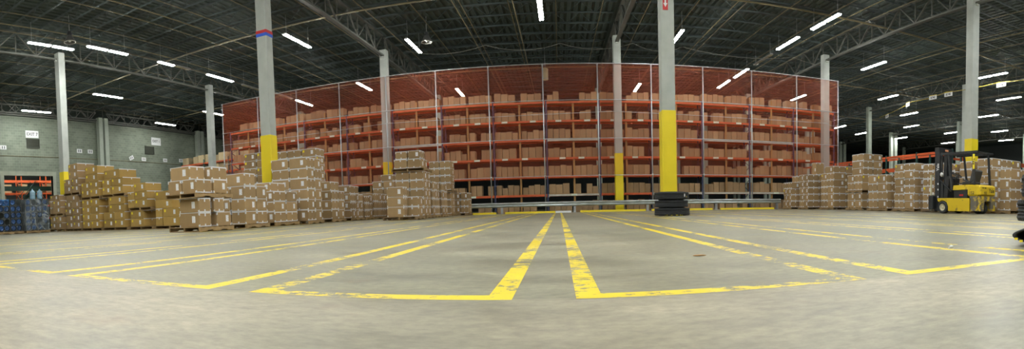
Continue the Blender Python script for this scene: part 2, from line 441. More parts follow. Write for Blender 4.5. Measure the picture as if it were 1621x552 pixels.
# tape band and hydrant arrow on the two near columns
d = cols[2, 1]; X, Y = CX[2], CYS[1]
for z0, z1, mm, nm in ((7.35, 7.48, m_red, 'red_tape_band'), (7.22, 7.35, m_blue, 'blue_tape_band')):
    MB().box(X-CW-.006, X+CW+.006, Y-CW-.006, Y+CW+.006, z0, z1).build(nm, mm, d)
g = cols[3, 1]; X, Y = CX[3], CYS[1]
sg = tag(MB().box(X-.14, X+.02, Y-CW-.016, Y-CW-.004, 6.75, 7.35).build('arrow_sign', m_red), 'red sign with white down arrow high on the tyre column', 'sign')
yy = Y-CW-.02
MB().prism([(X-.085, 7.3), (X-.085, 7.0), (X-.125, 7.0), (X-.06, 6.85), (X+.005, 7.0), (X-.035, 7.0), (X-.035, 7.3)], 'y', yy, yy+.004).build('arrow', m_ink_w, sg)

# sprinkler mains and branch pipes
for X in (-30.5, -20.9, -16.4, -4.6, -1.9, 8.4, 14.2, 22.5, 27.8, 35.4):
    struct(MB().tube((X, -8, 10.5), (X, 80, 10.5), .028, 6).build('ceiling_pipe', m_pipe))
for Y in (21.7, 34.9, 48.):
    struct(MB().tube((XL+.3, Y, 10.4), (XR-1, Y, 10.4), .05, 6).build('ceiling_pipe', m_pipe))
x = -35.6                                       # bridging angles under the joists
while x < 64:
    struct(MB().box(x-.018, x+.018, -9, 79, ZD-.80, ZD-.775).build('ceiling_bridging', m_pipe)); x += 2.23
# truss along the block wall
for a, c_ in zip(CYS, CYS[1:]):
    mb = MB(); x = XL+.2; zb, zt = 9.78, 10.75; L = c_-a-1.2; y0 = a+.6
    mb.box(x-.06, x+.06, y0, y0+L, zb, zb+.1); mb.box(x-.06, x+.06, y0, y0+L, zt-.1, zt)
    n = 14; st = L/n
    for k in range(n):
        mb.bar((x, y0+k*st, zb+.05 if k % 2 else zt-.05), (x, y0+(k+1)*st, zt-.05 if k % 2 else zb+.05), .06)
    struct(mb.build('wall_truss', m_girder))

# ------------------------------------------------------------------ fluorescent fixtures
def tube_mesh(x, y0, y1, m): return MB().tube((x, y0, -.035), (x, y1, -.035), .019, 8).mesh('tube', m)
hous = MB()
hous.prism([(-.115, .0), (-.05, .07), (.05, .07), (.115, .0), (.105, -.006), (-.105, -.006)], 'y', -1.32, 1.32)
hous.box(-.1, .1, -.05, .05, -.05, 0)
hous_m = hous.mesh('housing', m_hous)
rod_m = MB().tube((0, 0, .06), (0, 0, 1.15), .008, 4).mesh('hanging_rod', m_steel)
tubes_on = [tube_mesh(x, y0, y1, m_tube) for x in (-.06, .06) for y0, y1 in ((-1.27, -.09), (.09, 1.27))]
tubes_off = [tube_mesh(x, y0, y1, m_tube_off) for x in (-.06, .06) for y0, y1 in ((-1.27, -.09), (.09, 1.27))]
def fixture(X, Y, label, on=(1, 1), visible=True):
    o = thing('strip_light', label, 'ceiling light', (X, Y, 9.5), 0, 'fluorescent strip lights')
    link('housing', hous_m, o)
    for y in (-1.1, 1.1): link('hanging_rod', rod_m, o, (0, y, 0))
    for k in range(4): link('lamp_tube', (tubes_on if on[k % 2] else tubes_off)[k], o)
    return o
lamps = [  # x, y, where it hangs, lit halves
 (-20.5, 13.0, 'lit strip light beside the bell lamp at far left'),
 (-19.72, 15.9, 'lit strip light second from the bell lamp at far left'),
 (-19.7, 20.7, 'half-lit strip light between the two left columns'),
 (-19.64, 24.8, 'lit strip light just left of the left rack column top'),
 (-33.7, 19.7, 'lit strip light low over the wall above the exit 7 sign'),
 (-27.4, 21.9, 'lit strip light low between left column and wall pilaster'),
 (-32.9, 33.0, 'lit strip light above the second exit sign'),
 (-27., 32.9, 'lit strip light beside the slim left column below its top'),
 (-12.3, 21.9, 'lit strip light right of the red and blue banded column'),
 (-7.4, 25.6, 'lit strip light beside the hanging bell lamp'),
 (-.6, 21.9, 'lit strip light at the top centre, seen end-on'),
 (-19.3, 35.0, 'lit strip light seen through net, left of the banded column gap'),
 (-13.2, 32.8, 'lit strip light seen through net left of the second rack column'),
 (-7.3, 37.5, 'short lit strip light seen through net above stored boxes'),
 (6.28, 25.5, 'lit strip light just right of the column with tyres'),
 (12.2, 24.6, 'lit strip light right of the dead one, nearer the camera'),
 (12.22, 20.6, 'large lit strip light at upper right'),
 (12.18, 35.2, 'lit strip light through net, lower of the pair'),
 (12.25, 31.8, 'lit strip light crossing the top rail of the net'),
 (19.0, 26., 'lit strip light right of the right rack column top'),
 (25.85, 33.3, 'lit strip light above the slim column at right'),
 (32.4, 38.3, 'lit strip light right of the slim column, upper of two'),
 (37.8, 44.3, 'lit strip light right of the slim column, lower of two'),
 (26.3, 22.3, 'lit strip light beside the yellow-sleeved forklift column'),
 (33.05, 26.2, 'lit strip light at right edge near the hanging panel'),
 (38.5, 33.1, 'lit strip light right of the forklift column, mid height'),
 (44.8, 44.6, 'lit strip light left of the paired columns above the forklift'),
 (36.8, 53., 'small lit strip light left of the slim right column'),
 (6.1, 37.5, 'lit strip light through net behind the column with tyres'),
 (19.6, 37.5, 'lit strip light through net near the right rack column'),
 (31.5, 49.8, 'small lit strip light just right of the net end'),
 (43.6, 53.2, 'small lit strip light left of the far paired columns'),
 (54.7, 43.7, 'small lit strip light above the right carton stacks'),
 (47.5, 39.0, 'small lit strip light behind the forklift guard'),
 (27.5, 59.5, 'faint lit strip light far beyond the net end'),
 (52.0, 52.5, 'faint lit strip light far behind the forklift mast'),
]
for X, Y, lb in lamps:
    fixture(X, Y, lb, on=(1, 0) if 'half' in lb else (1, 1))
fixture(-19.7, 28.5, 'dead yellowed strip light left of the banded column', (0, 0))
fixture(-19.35, 31.9, 'dead yellowed strip light right of the banded column', (0, 0))
fixture(12.3, 28.2, 'dead yellowed strip light at upper right between lit ones', (0, 0))
# the rows carry on over and behind the camera
over = [(-7.4, 8.), (-7.4, 4.), (-7.4, -5.), (-.6, 8.), (-.6, 5.), (-.6, -2.5), (-.6, -10.), (6.2, 8.), (6.2, 4.), (6.2, -5.), (-13., 2.), (-13, -8.), (12.2, 4.), (12.2, -6.),
        (19., -2.), (-20., -3.), (-27, 4), (19, 6.), (-13., 7.), (12.2, 8.5), (26., 5.), (-33.5, 8.), (19., 11.5)]
for X, Y in over:
    fixture(X, Y, 'lit strip light of the rows overhead and behind the camera')
# bell lamps
m_drum = mat('drum_shade', (.62, .58, .36), .6)
m_bell = mat('bell_grey', (.10, .10, .095), .35, metal=.3)
m_bellrim = mat('bell_rim', (.34, .32, .27), .4)
def bell(X, Y, label):
    o = thing('bell_lamp', label, 'hanging lamp', (X, Y, 9.75), 0, 'unlit bell lamps')
    MB().lathe([(.02, .62), (.11, .60), (.13, .42), (.12, .36)], 16).build('ballast', m_dark, o)
    MB().lathe([(.12, .38), (.17, .28), (.25, .1), (.29, 0), (.275, 0), (.235, .1), (.15, .28), (.10, .36)], 20).build('reflector', m_bell, o)
    MB().lathe([(.29, .02), (.305, .01), (.305, -.03), (.28, -.03), (.27, .02)], 20).build('rim', m_bellrim, o)
    MB().lathe([(.001, -.01), (.06, .02), (.07, .12), (.05, .22), (.03, .3)], 12).build('bulb', m_white, o)
    MB().tube((0, 0, .6), (0, 0, 1.6), .015, 6).build('hanger', m_steel, o)
bell(-20.2, 13.9, 'dark bell lamp hanging above the far left column')
bell(-6.75, 25.9, 'dark bell lamp with pale rim hanging left of centre')
o = thing('drum_lamp', 'pale drum-shaped lamp hanging behind the net above the bare shelf', 'hanging lamp', (-.72, 33.0, 8.95))
MB().lathe([(.001, .0), (.19, .0), (.21, .05), (.21, .78), (.12, .86), (.03, .88), (.001, .88)], 20).build('shade', m_drum, o)
MB().lathe([(.22, .05), (.225, .05), (.225, .09), (.22, .09)], 20, closed=True).build('rim', m_steel, o)
MB().tube((0, 0, .88), (0, 0, 2.4), .012, 6).build('hanger', m_steel, o)
# festooned cable over the net and rope with aisle tags
def swag(pts, sag, n=8):
    out = []
    for a, b_ in zip(pts, pts[1:]):
        for k in range(n):
            t = k/n; q = Vector(a).lerp(Vector(b_), t); q.z -= sag*4*t*(1-t); out.append(q)
    out.append(Vector(pts[-1])); return out
tag(MB().path(swag([(-8.9, 29., 10.45), (-4.1, 29.4, 10.45), (.3, 29.7, 10.45), (4.6, 29.6, 10.45), (7.7, 29.9, 10.45), (15.2, 29.8, 10.45), (20.5, 29.2, 10.45), (25., 29, 10.45)], .42), .016, 5).build('cable', m_cable), 'pale cable hanging in swags under the roof above the net', 'cable')
tag(MB().path(swag([(-22.2, 27.82, 5.55), (-9.8, 27.82, 5.62), (3.2, 27.82, 5.7), (16.6, 27.82, 5.6), (17.5, 27.82, 5.55)], .12), .014, 5).build('net_cord', m_steel), 'thin pale line strung across the net at mid height', 'rope')
rp = [(30., 40., 9.1), (27.05, 31.6, 9.0), (26.5, 27., 9.0), (26.6, 22., 9.0), (26.9, 17., 9.0)]
tag(MB().path(swag(rp, .12), .02, 5).build('rope_cord', m_ropey), 'yellow rope carrying white aisle tags beside the forklift column', 'rope')
TG = [(29.2, 37.6, 8.62, 'tilted white aisle tag lowest on the yellow rope'), (27.05, 32.0, 8.62, 'second white aisle tag up the yellow rope'),
      (26.5, 28.4, 8.6, 'third white aisle tag left of the forklift column'), (26.5, 26.7, 8.6, 'white aisle tag nearest left of the forklift column'), (26.6, 21.7, 8.6, 'white aisle tag right of the forklift column, reading B740')]
for (x, y, z, lb) in TG:
    x -= .06
    o = tag(MB().box(-.012, .012, -.42, .42, 0, .34, 0).build('aisle_sign', m_white, None, (x, y, z)), lb, 'sign', 'aisle tags on the yellow rope')
    if y > 31: o.rotation_euler = (0, 0, R(-19.4)); o.location.x -= .05
    MB().box(-.014, .014, -.42, .42, .30, .36).build('orange_edge', m_ropey, o)
    lettering('B740', .26, m_inkblk, o, (0, -1, 0), (0, 0, 1), (-.015, 0, .15))

# ------------------------------------------------------------------ pallet rack behind the net
S = 3.05
X0 = -22.1
RF = 28.62                    # front face of the rack
RD = 1.05
LEV = [1.0, 2.06, 3.13, 4.2, 5.32, 6.44]
NB = 13
rack = thing('pallet_rack', 'long orange pallet rack full of brown boxes behind the net', 'pallet rack', (0, 0, 0))
um = MB()
for y in (0.02, RD-.09):
    um.box(-.045, .045, y, y+.07, 0, 6.62)
for k in range(8):
    um.bar((0, .06, .25+k*.8), (0, RD-.06, .65+k*.8), .03); um.bar((0, RD-.06, .65+k*.8), (0, .06, 1.05+k*.8 if k < 7 else 6.5), .03)
um.box(-.08, .08, -.01, .12, 0, .012)
um_m = um.mesh('upright_frame', m_upright)
ux = [X0+.12+S*k for k in range(NB+1)]
for x in ux: link('upright_frame', um_m, rack, (x, RF, 0))
def beam_bm(mm):
    b_ = MB(); L = S-.094
    b_.box(0, L, -.005, .05, -.055, .055); b_.box(-.0, .04, -.02, -.005, -.1, .08); b_.box(L-.04, L, -.02, -.005, -.1, .08)
    return b_.mesh('beam', mm)
bm_o, bm_w = beam_bm(m_beam), beam_bm(m_beam2)
dk = MB()
for k in range(6): dk.box(0, S-.10, .06+k*.16, .17+k*.16, 0, .02)
dk_m = dk.mesh('shelf_deck', m_timber)
worn = {(3, 7), (3, 4), (3, 11), (0, 11), (0, 9), (3, 1), (0, 7), (3, 10), (0, 10)}
lab_m = MB().box(-.17, .17, -.028, -.022, -.05, .06).mesh('location_label', m_tag)
nlab = 0
for k in range(NB):
    for li, z in enumerate(LEV):
        link('beam', bm_w if (li, k) in worn else bm_o, rack, (ux[k]+.047, RF+.02, z))
        link('rear_beam', bm_o, rack, (ux[k]+.047, RF+RD-.07, z))
        link('shelf_deck', dk_m, rack, (ux[k]+.05, RF+.02, z+.056))
        if li in (2, 4) or (li == 0 and k % 2):
            for q in ((.8, 2.2) if li == 4 else (.85, 2.0) if li == 2 else (1.6,)):
                if nlab < 96:
                    link('location_label', lab_m, rack, (ux[k]+q+random.uniform(-.25, .25), RF+.02, z)); nlab += 1
    zt = 6.95 if k in (1, 2, 3, 4, 9, 10, 11, 12) else 6.4
    tp = MB().box(-.055, .055, -.0, .045, .0, zt)
    tp.build('timber_post', m_timber, rack, (ux[k]+S/2+random.uniform(-.06, .06), RF+.08, 0))

# boxes stored on it
def carton_body(L, W, H, seam=True, m=None):
    mb = MB(); mb.cbox(-L/2, L/2, -W/2, W/2, 0, H, .006)
    if seam:
        mb.box(-L/2+.012, L/2-.012, -.028, .028, H-.001, H+.0012)
    return mb
ORD = ['first', 'second', 'third', 'fourth', 'fifth', 'sixth', 'seventh', 'eighth', 'ninth', 'tenth', 'eleventh', 'twelfth', 'thirteenth', 'fourteenth']
SHELF = ['floor level', 'lowest shelf', 'second shelf', 'third shelf', 'fourth shelf', 'fifth shelf', 'top shelf']
specs = []
for k in range(NB):
    for li in range(7):
        z = .0 if li == 0 else LEV[li-1]+.078
        mid = ux[k]+S/2; row = []
        base_h = random.uniform(.51, .59)
        for h0, h1 in ((ux[k]+.07, mid-.075), (mid+.075, ux[k+1]-.07)):
            cnt = random.choice([4, 4, 4, 4, 3]); wd = (h1-h0-random.uniform(.0, .06))/cnt
            if cnt == 3: wd = min(wd, .40)
            x = h0; sect = base_h+random.uniform(-.03, .04)
            for q in range(cnt):
                w = wd+random.uniform(-.012, .004); xx = x; x += wd
                if random.random() < .055: continue
                if li == 6 and k == 0 and x < ux[k]+.75: continue
                if li == 6 and k == 7 and xx > -.15 and xx < 1.0: continue     # the bare spot at top centre
                h = sect+random.choice([0, 0, 0, .015, -.02, .05, -.06, -.16 if random.random() < .3 else 0])
                if li == 0: h = .58+random.uniform(-.03, .1)
                dep = .55; y0 = RF+.16+random.uniform(0, .03)
                row.append((w-.014, dep, h, xx+w/2, y0+dep/2, .0 if li == 0 else LEV[li-1]+.078))
        n = len(row)
        for i, rr in enumerate(row):
            specs.append((k, li, i, len(row), rr))
specs.sort(key=lambda s_: math.hypot(s_[4][3]-1.5, s_[4][4])-.001*s_[1]*0)
cache = {}
rest = MB()
for q, (k, li, i, n, (w, dep, h, x, y, z)) in enumerate(specs):
    if q < 300:
        key = (round(w, 2), round(h, 2))
        if key not in cache: cache[key] = carton_body(key[0]-.004, dep, key[1], True).mesh('storage_box', m_box)
        o = link('storage_box', cache[key], None, (x, y, z), random.choice([0, PI])+random.uniform(-.006, .006))
        side = f'{ORD[i]} from left'
        tag(o, f"brown box, {side} on {SHELF[li]}, rack bay {ORD[k]} from left end", 'box', 'boxes on the pallet rack')
    else:
        v0 = len(rest.v); bd = carton_body(w, dep, h)
        rest.add([(a+x, b_+y, c_+z) for a, b_, c_ in bd.v], bd.f)
tag(rest.build('storage_boxes', m_box), 'remaining rows of brown boxes towards both ends of the rack', 'boxes', None, 'stuff')

# ------------------------------------------------------------------ safety net fence
FY = 27.96
ZT, ZM, ZL, ZB = 8.61, 6.42, 4.18, 2.06
fence = thing('safety_net_fence', 'tall orange safety net on grey posts in front of the pallet rack', 'net fence', (0, 0, 0))
pm = MB().tube((0, 0, 0), (0, 0, ZT+.03), .033, 8); pm.box(-.09, .09, -.09, .09, 0, .012)
for z in (ZT-.05, ZM, ZL, ZB): pm.tube((-.0, 0, z-.06), (0, 0, z+.06), .048, 8)
pm_m = pm.mesh('post', m_steel)
for k in range(14): link('post', pm_m, fence, (X0+S*k, FY, 0))
for z in (ZT, ZM, ZL, ZB):
    MB().tube((X0, FY, z), (X0+S*13, FY, z), .02 if z != ZT else .026, 6).build('rail', m_steel, fence)
def net_mesh(w, z0, z1, s=.085, t=.0042):
    mb = MB(); h = z1-z0; n = int((w+h)/s); hw = t/2*math.sqrt(.5)*2
    for dirn in (0, 1):
        y0 = .034+.004*dirn; y1 = y0+.004
        for k in range(1, n+1):
            c_ = k*s
            a = (min(c_, w), max(0, c_-w)); b_ = (max(0, c_-h), min(c_, h))
            if abs(a[0]-b_[0]) < .01: continue
            if dirn: a, b_ = (w-a[0], a[1]), (w-b_[0], b_[1])
            d_ = Vector((b_[0]-a[0], b_[1]-a[1])).normalized(); nrm = Vector((-d_.y, d_.x))*t/2
            P = [(a[0]+nrm.x, a[1]+nrm.y), (a[0]-nrm.x, a[1]-nrm.y), (b_[0]-nrm.x, b_[1]-nrm.y), (b_[0]+nrm.x, b_[1]+nrm.y)]
            vs = [(u, y0, z0+v) for u, v in P]+[(u, y1, z0+v) for u, v in P]
            mb.add(vs, [(0, 1, 2, 3), (7, 6, 5, 4), (0, 4, 5, 1), (2, 6, 7, 3)])
    return mb.mesh('net_panel', m_net)
net_m = net_mesh(S-.02, ZB, ZT-.02)
for k in range(13): link('net_panel', net_m, fence, (X0+S*k+.01, FY, 0))

# ------------------------------------------------------------------ guardrail and floor curbs
rail = thing('guardrail', 'long galvanised corrugated guardrail on short posts before the rack', 'guardrail', (0, 0, 0))
wp = [(0, .36), (-.03, .375), (-.075, .40), (-.075, .44), (-.02, .475), (-.02, .505), (-.075, .54), (-.075, .58), (-.03, .605), (0, .62)]
wb = wp+[(a+.008, z) for a, z in reversed(wp)]
gy = 27.15
MB().prism(wb, 'x', -5.1, 13.0).f
g_ = MB(); n = len(wp)
vs = [(-5.1, gy+a, z) for a, z in wp]+[(12.95, gy+a, z) for a, z in wp]+[(-5.1, gy+a+.01, z) for a, z in wp]+[(12.95, gy+a+.01, z) for a, z in wp]
g_.add(vs, [(k, n+k, n+k+1, k+1) for k in range(n-1)]+[(2*n+k+1, 3*n+k+1, 3*n+k, 2*n+k) for k in range(n-1)], 0, True)
g_.build('rail_beam', m_galv, rail)
for x in (-3.15, .85, 4.9, 8.9, 12.75):
    q = MB(); q.box(x-.06, x+.06, gy+.03, gy+.045, 0, .60); q.box(x-.01, x+.01, gy+.045, gy+.14, 0, .60); q.box(x-.06, x+.06, gy+.14, gy+.155, 0, .60); q.box(x-.12, x+.12, gy+.02, gy+.2, 0, .012)
    q.build('post', m_steel, rail)
CB = [(-4.95, -3.45, 'yellow'), (-2.95, -.22, 'yellow'), (-.2, .66, 'white'), (1.15, 4.75, 'yellow'), (5.1, 8.6, 'yellow'), (9.1, 12.45, 'yellow')]
CLB = ['short yellow floor curb at the left end of the guardrail', 'yellow floor curb left of the white one', 'worn white floor curb at the end of the centre lane', 'yellow floor curb between centre lane and the tyre stack', 'yellow floor curb behind the stack of three tyres', 'yellow floor curb at the right end of the guardrail']
for (a, b_, c_), lb in zip(CB, CLB):
    tag(MB().prism([(gy-.16, 0), (gy-.14, .09), (gy-.12, .105), (gy-.04, .105), (gy-.02, .09), (gy, 0)], 'x', a, b_).build('curb', m_yel if c_ == 'yellow' else m_white), lb, 'curb', 'floor curbs under the guardrail')

# ------------------------------------------------------------------ cartons on pallets
tape_cache, body_cache, lab_cache, stk_cache = {}, {}, {}, {}
def tape_mesh(L, W, H, plain=False):
    mb = MB(); e = .002; w = .030
    if plain:                                            # one strip over the lid and down the ends, and the end edges
        for sx in (-1, 1):
            X = sx*L/2; xa, xb = (X-.001, X+e) if sx > 0 else (X-e, X+.001)
            mb.box(xa, xb, -W/2, W/2, H-.03, H+e); mb.box(xa, xb, -.022, .022, H-.09, H)
        mb.box(-L/2, L/2, -.025, .025, H, H+.0025)
        return mb.mesh('tape', m_tape)
    for sx in (-1, 1):
        X = sx*L/2; xa, xb = (X-.001, X+e) if sx > 0 else (X-e, X+.001)
        mb.box(xa, xb, -W/2, W/2, H-w, H+e); mb.box(xa, xb, -W/2, W/2, .0, w*.8)
        mb.box(xa, xb, -.024, .024, H-.10, H); mb.box(xa, xb, -.024, .024, 0, .07)
        ti, to = (X-w, X) if sx > 0 else (X, X+w)
        mb.box(ti, to, -W/2, W/2, H-.001, H+e)
        for sy in (-1, 1):
            Y = sy*W/2; ya, yb = (Y-.001, Y+e) if sy > 0 else (Y-e, Y+.001)
            cx0, cx1 = (X-w, X+e) if sx > 0 else (X-e, X+w)
            mb.box(cx0, cx1, ya, yb, H-.07, H); mb.box(cx0, cx1, ya, yb, 0, .05)
            mb.box(xa, xb, min(Y, Y-sy*w), max(Y, Y-sy*w), H-.08, H); mb.box(xa, xb, min(Y, Y-sy*w), max(Y, Y-sy*w), 0, .06)
    for sy in (-1, 1):                                   # lid edge line on the long faces
        Y = sy*W/2; ya, yb = (Y-.001, Y+e) if sy > 0 else (Y-e, Y+.001)
        mb.box(-L/2, L/2, ya, yb, H-.014, H+e)
    mb.box(-L/2, L/2, -.025, .025, H, H+.0025)
    return mb.mesh('tape', m_tape)
def label_mesh(L, W, H, sd):
    mb = MB(); e = .0025; a = min(.11, L*.2); h = min(.17, H*.5)
    for sy in (sd,):
        Y = sy*W/2; x = sy*-1*(L*.22); z = H*.28
        mb.box(x-a/2, x+a/2, min(Y, Y+sy*e), max(Y, Y+sy*e), z, z+h)
    return mb.mesh('shipping_label', m_label)
def sticker_mesh(L, W, H, sd):
    mb = MB(); e = .0025; a = .085
    for sy in (sd,):
        Y = sy*W/2; x = sy*(L*.36); z = H*.55
        mb.box(x-a/2, x+a/2, min(Y, Y+sy*e), max(Y, Y+sy*e), z, z+.1)
    return mb.mesh('yellow_sticker', m_yellow_st)
CART = []
PAL = []
def pallet(x0, x1, y0, y1, z, label):
    PAL.append((x0, x1, y0, y1, z, label))
PH = .125
board_cache = {}
def build_pallet(x0, x1, y0, y1, z, label):
    L, W = x1-x0, y1-y0
    o = thing('wooden_pallet', label, 'pallet', ((x0+x1)/2, (y0+y1)/2, z), 0, 'wooden pallets under the cartons')
    n = 7
    key = round(L, 3)
    if key not in board_cache:
        board_cache[key] = (MB().cbox(-L/2, L/2, -.048, .048, PH-.018, PH, .003).mesh('top_board', m_wood), MB().cbox(-L/2, L/2, -.048, .048, 0, .016, .003).mesh('bottom_board', m_wood))
    tb, bb_ = board_cache[key]
    for k in range(n): link('top_board', tb, o, (0, -W/2+.05+k*(W-.1)/(n-1), 0))
    for c_ in (-W/2+.05, 0, W/2-.05): link('bottom_board', bb_, o, (0, c_, 0))
    for sx in (-1, 0, 1):
        MB().prism([(-W/2, .017), (-W/2, PH-.019), (W/2, PH-.019), (W/2, .017), (W*.3, .017), (W*.26, .05), (W*.14, .05), (W*.1, .017), (-W*.1, .017), (-W*.14, .05), (-W*.26, .05), (-W*.3, .017)], 'x', sx*(L/2-.02)-.019, sx*(L/2-.02)+.019).build('stringer', m_wood, o)
def grid(x0, x1, y0, y1, nx, ny, skip=(), flip=None):
    out = []
    for i in range(nx):
        for j in range(ny):
            if (i, j) in skip: continue
            fl = (random.random() < .5) if flip is None else flip
            pos = []
            if ny > 1: pos.append('front' if j == 0 else 'rear' if j == ny-1 else 'middle')
            if nx > 1: pos.append('left' if i == 0 else 'right' if i == nx-1 else 'centre')
            out.append((x0+(x1-x0)*i/nx, x0+(x1-x0)*(i+1)/nx, y0+(y1-y0)*j/ny, y0+(y1-y0)*(j+1)/ny, fl, ' '.join(pos)))
    return out
def stack(phrase, items, yellow=0., gold=False):
    """items from the floor up: ('P', x0, x1, y0, y1) a pallet, ('L', height, boxes) a layer"""
    z = 0.; lay = 0; npal = 0
    nl = sum(1 for i in items if i[0] == 'L'); tot = sum(1 for i in items if i[0] == 'P')
    for it in items:
        if it[0] == 'P':
            pos = '' if tot == 1 else ['lower ', 'raised ', 'topmost '][npal]
            pallet(*it[1:5], z+.002, f'{pos}wooden pallet under the cartons, {phrase}'); z += PH+.003; npal += 1
        else:
            lay += 1
            ln = 'bottom layer' if lay == 1 else 'top layer' if lay == nl else ORD[lay-1]+' layer'
            for (a, b_, c_, d_, fl, pos) in it[2]:
                hh = it[1]
                ye = random.random() < yellow
                CART.append((a, b_, c_, d_, z, hh-.006, fl, ye, gold, f'{pos} of {ln}'.strip() if pos else ln, phrase))
            z += it[1]
def P(a, b_, c_, d_): return ('P', a, b_, c_, d_)
def Lr(h, *bx): return ('L', h, sum(bx, []) if isinstance(bx[0], list) else list(bx))
def one(x0, x1, y0, y1, pos='', flip=False): return [(x0, x1, y0, y1, flip, pos)]

# --- left row along the block wall (yellow stickers), fronts on y = 13.6
def lrow(phrase, x0, spec, y=13.6):
    stack(phrase, spec, .75, True)
Yf = 13.6
h = .335
lrow('stack beside the wrapped bottle crates', 0, [
    P(-22.4, -21.0, Yf, Yf+1.1), Lr(h, grid(-22.35, -21.25, Yf, Yf+.75, 2, 1, flip=False)), Lr(h, grid(-22.35, -21.2, Yf, Yf+.75, 2, 1, flip=False)),
    P(-22.4, -21.1, Yf, Yf+1.1), Lr(h, one(-22.35, -22.05, Yf, Yf+.75, 'left', True), one(-22.04, -21.3, Yf, Yf+.75, 'right')),
    Lr(h, one(-22.35, -22.02, Yf, Yf+.75, 'left', True), one(-22.01, -21.3, Yf, Yf+.75, 'right')), Lr(.29, one(-22.32, -21.45, Yf+.02, Yf+.75))])
lrow('second stack right of bottle crates', 0, [
    P(-20.95, -19.5, Yf, Yf+1.1), Lr(h, one(-20.9, -20.25, Yf+.05, Yf+.75, 'left'), one(-20.2, -19.55, Yf, Yf+.75, 'right')), Lr(h, one(-20.9, -20.25, Yf+.05, Yf+.75, 'left'), one(-20.2, -19.55, Yf, Yf+.75, 'right')),
    Lr(h, one(-20.9, -20.3, Yf+.02, Yf+.75, 'left'), one(-20.25, -19.6, Yf, Yf+.75, 'right')), Lr(h, one(-20.9, -20.35, Yf, Yf+.75, 'left'), one(-20.3, -19.6, Yf, Yf+.75, 'right')), Lr(.3, one(-20.75, -19.8, Yf, Yf+.8)),
    P(-20.95, -19.55, Yf, Yf+1.1), Lr(.34, one(-20.9, -20.25, Yf, Yf+.7, 'left'), one(-20.2, -19.6, Yf, Yf+.9, 'right')), Lr(.34, one(-20.9, -20.25, Yf, Yf+.7, 'left'), one(-20.2, -19.6, Yf, Yf+.9, 'right')),
    Lr(.36, one(-20.45, -19.65, Yf, Yf+1.05)), Lr(.36, one(-20.45, -19.65, Yf, Yf+1.05))])
lrow('third stack right of bottle crates', 0, [
    P(-19.45, -17.9, Yf, Yf+1.1), Lr(h, grid(-19.4, -18.05, Yf, Yf+.8, 2, 1, flip=False)), Lr(h, grid(-19.4, -18.05, Yf, Yf+.8, 2, 1, flip=False)),
    Lr(h, grid(-19.4, -18.05, Yf, Yf+.9, 2, 1, flip=False)), Lr(h, grid(-19.4, -18.05, Yf, Yf+.9, 2, 1, flip=False)),
    P(-19.45, -17.95, Yf, Yf+1.1), Lr(.34, grid(-19.4, -18.0, Yf, Yf+.75, 2, 1, flip=False)), Lr(.34, grid(-19.4, -18.0, Yf, Yf+.75, 2, 1, flip=False)),
    Lr(.36, one(-19.05, -18.05, Yf, Yf+1.)), Lr(.36, one(-19.05, -18.05, Yf, Yf+1.))])
lrow('fourth stack right of bottle crates', 0, [
    P(-17.8, -16.1, Yf, Yf+1.1), Lr(h, grid(-17.75, -16.25, Yf, Yf+.75, 2, 1, flip=False)), Lr(h, grid(-17.75, -16.25, Yf, Yf+.75, 2, 1, flip=False)),
    Lr(h, grid(-17.35, -16.25, Yf, Yf+.75, 1, 1, flip=False)), Lr(h, grid(-17.35, -16.25, Yf, Yf+.75, 1, 1, flip=False)),
    P(-17.8, -16.2, Yf, Yf+1.1), Lr(.34, one(-17.75, -17.15, Yf, Yf+.7, 'left'), one(-17.1, -16.3, Yf, Yf+1.05, 'right')), Lr(.34, one(-17.75, -17.15, Yf, Yf+.7, 'left'), one(-17.1, -16.3, Yf, Yf+1.05, 'right')),
    Lr(.38, one(-17.6, -16.5, Yf, Yf+1.0))])
lrow('fifth stack right of bottle crates', 0, [
    P(-15.95, -14.55, Yf, Yf+1.1), Lr(.33, grid(-15.9, -15.05, Yf, Yf+.95, 1, 1, flip=False)), Lr(.33, grid(-15.9, -15.05, Yf, Yf+.95, 1, 1, flip=False)),
    P(-15.95, -14.6, Yf, Yf+1.1), Lr(.33, one(-16.02, -15.6, Yf, Yf+.7, 'left', True), one(-15.59, -14.8, Yf, Yf+.95, 'right')), Lr(.33, one(-16.02, -15.6, Yf, Yf+.7, 'left', True), one(-15.59, -14.8, Yf, Yf+.95, 'right')),
    Lr(.34, one(-15.62, -14.85, Yf, Yf+.9))])
lrow('low four-layer stack at right end of wall row', 0, [
    P(-14.4, -12.75, Yf, Yf+1.1), Lr(.34, one(-14.35, -13.95, Yf, Yf+.8, 'left', True), one(-13.94, -13.05, Yf, Yf+.9, 'right')), Lr(.34, one(-14.35, -13.95, Yf, Yf+.8, 'left', True), one(-13.94, -13.05, Yf, Yf+.9, 'right')),
    Lr(.34, one(-14.35, -13.4, Yf, Yf+.9)), Lr(.34, one(-14.35, -13.4, Yf, Yf+.85))])

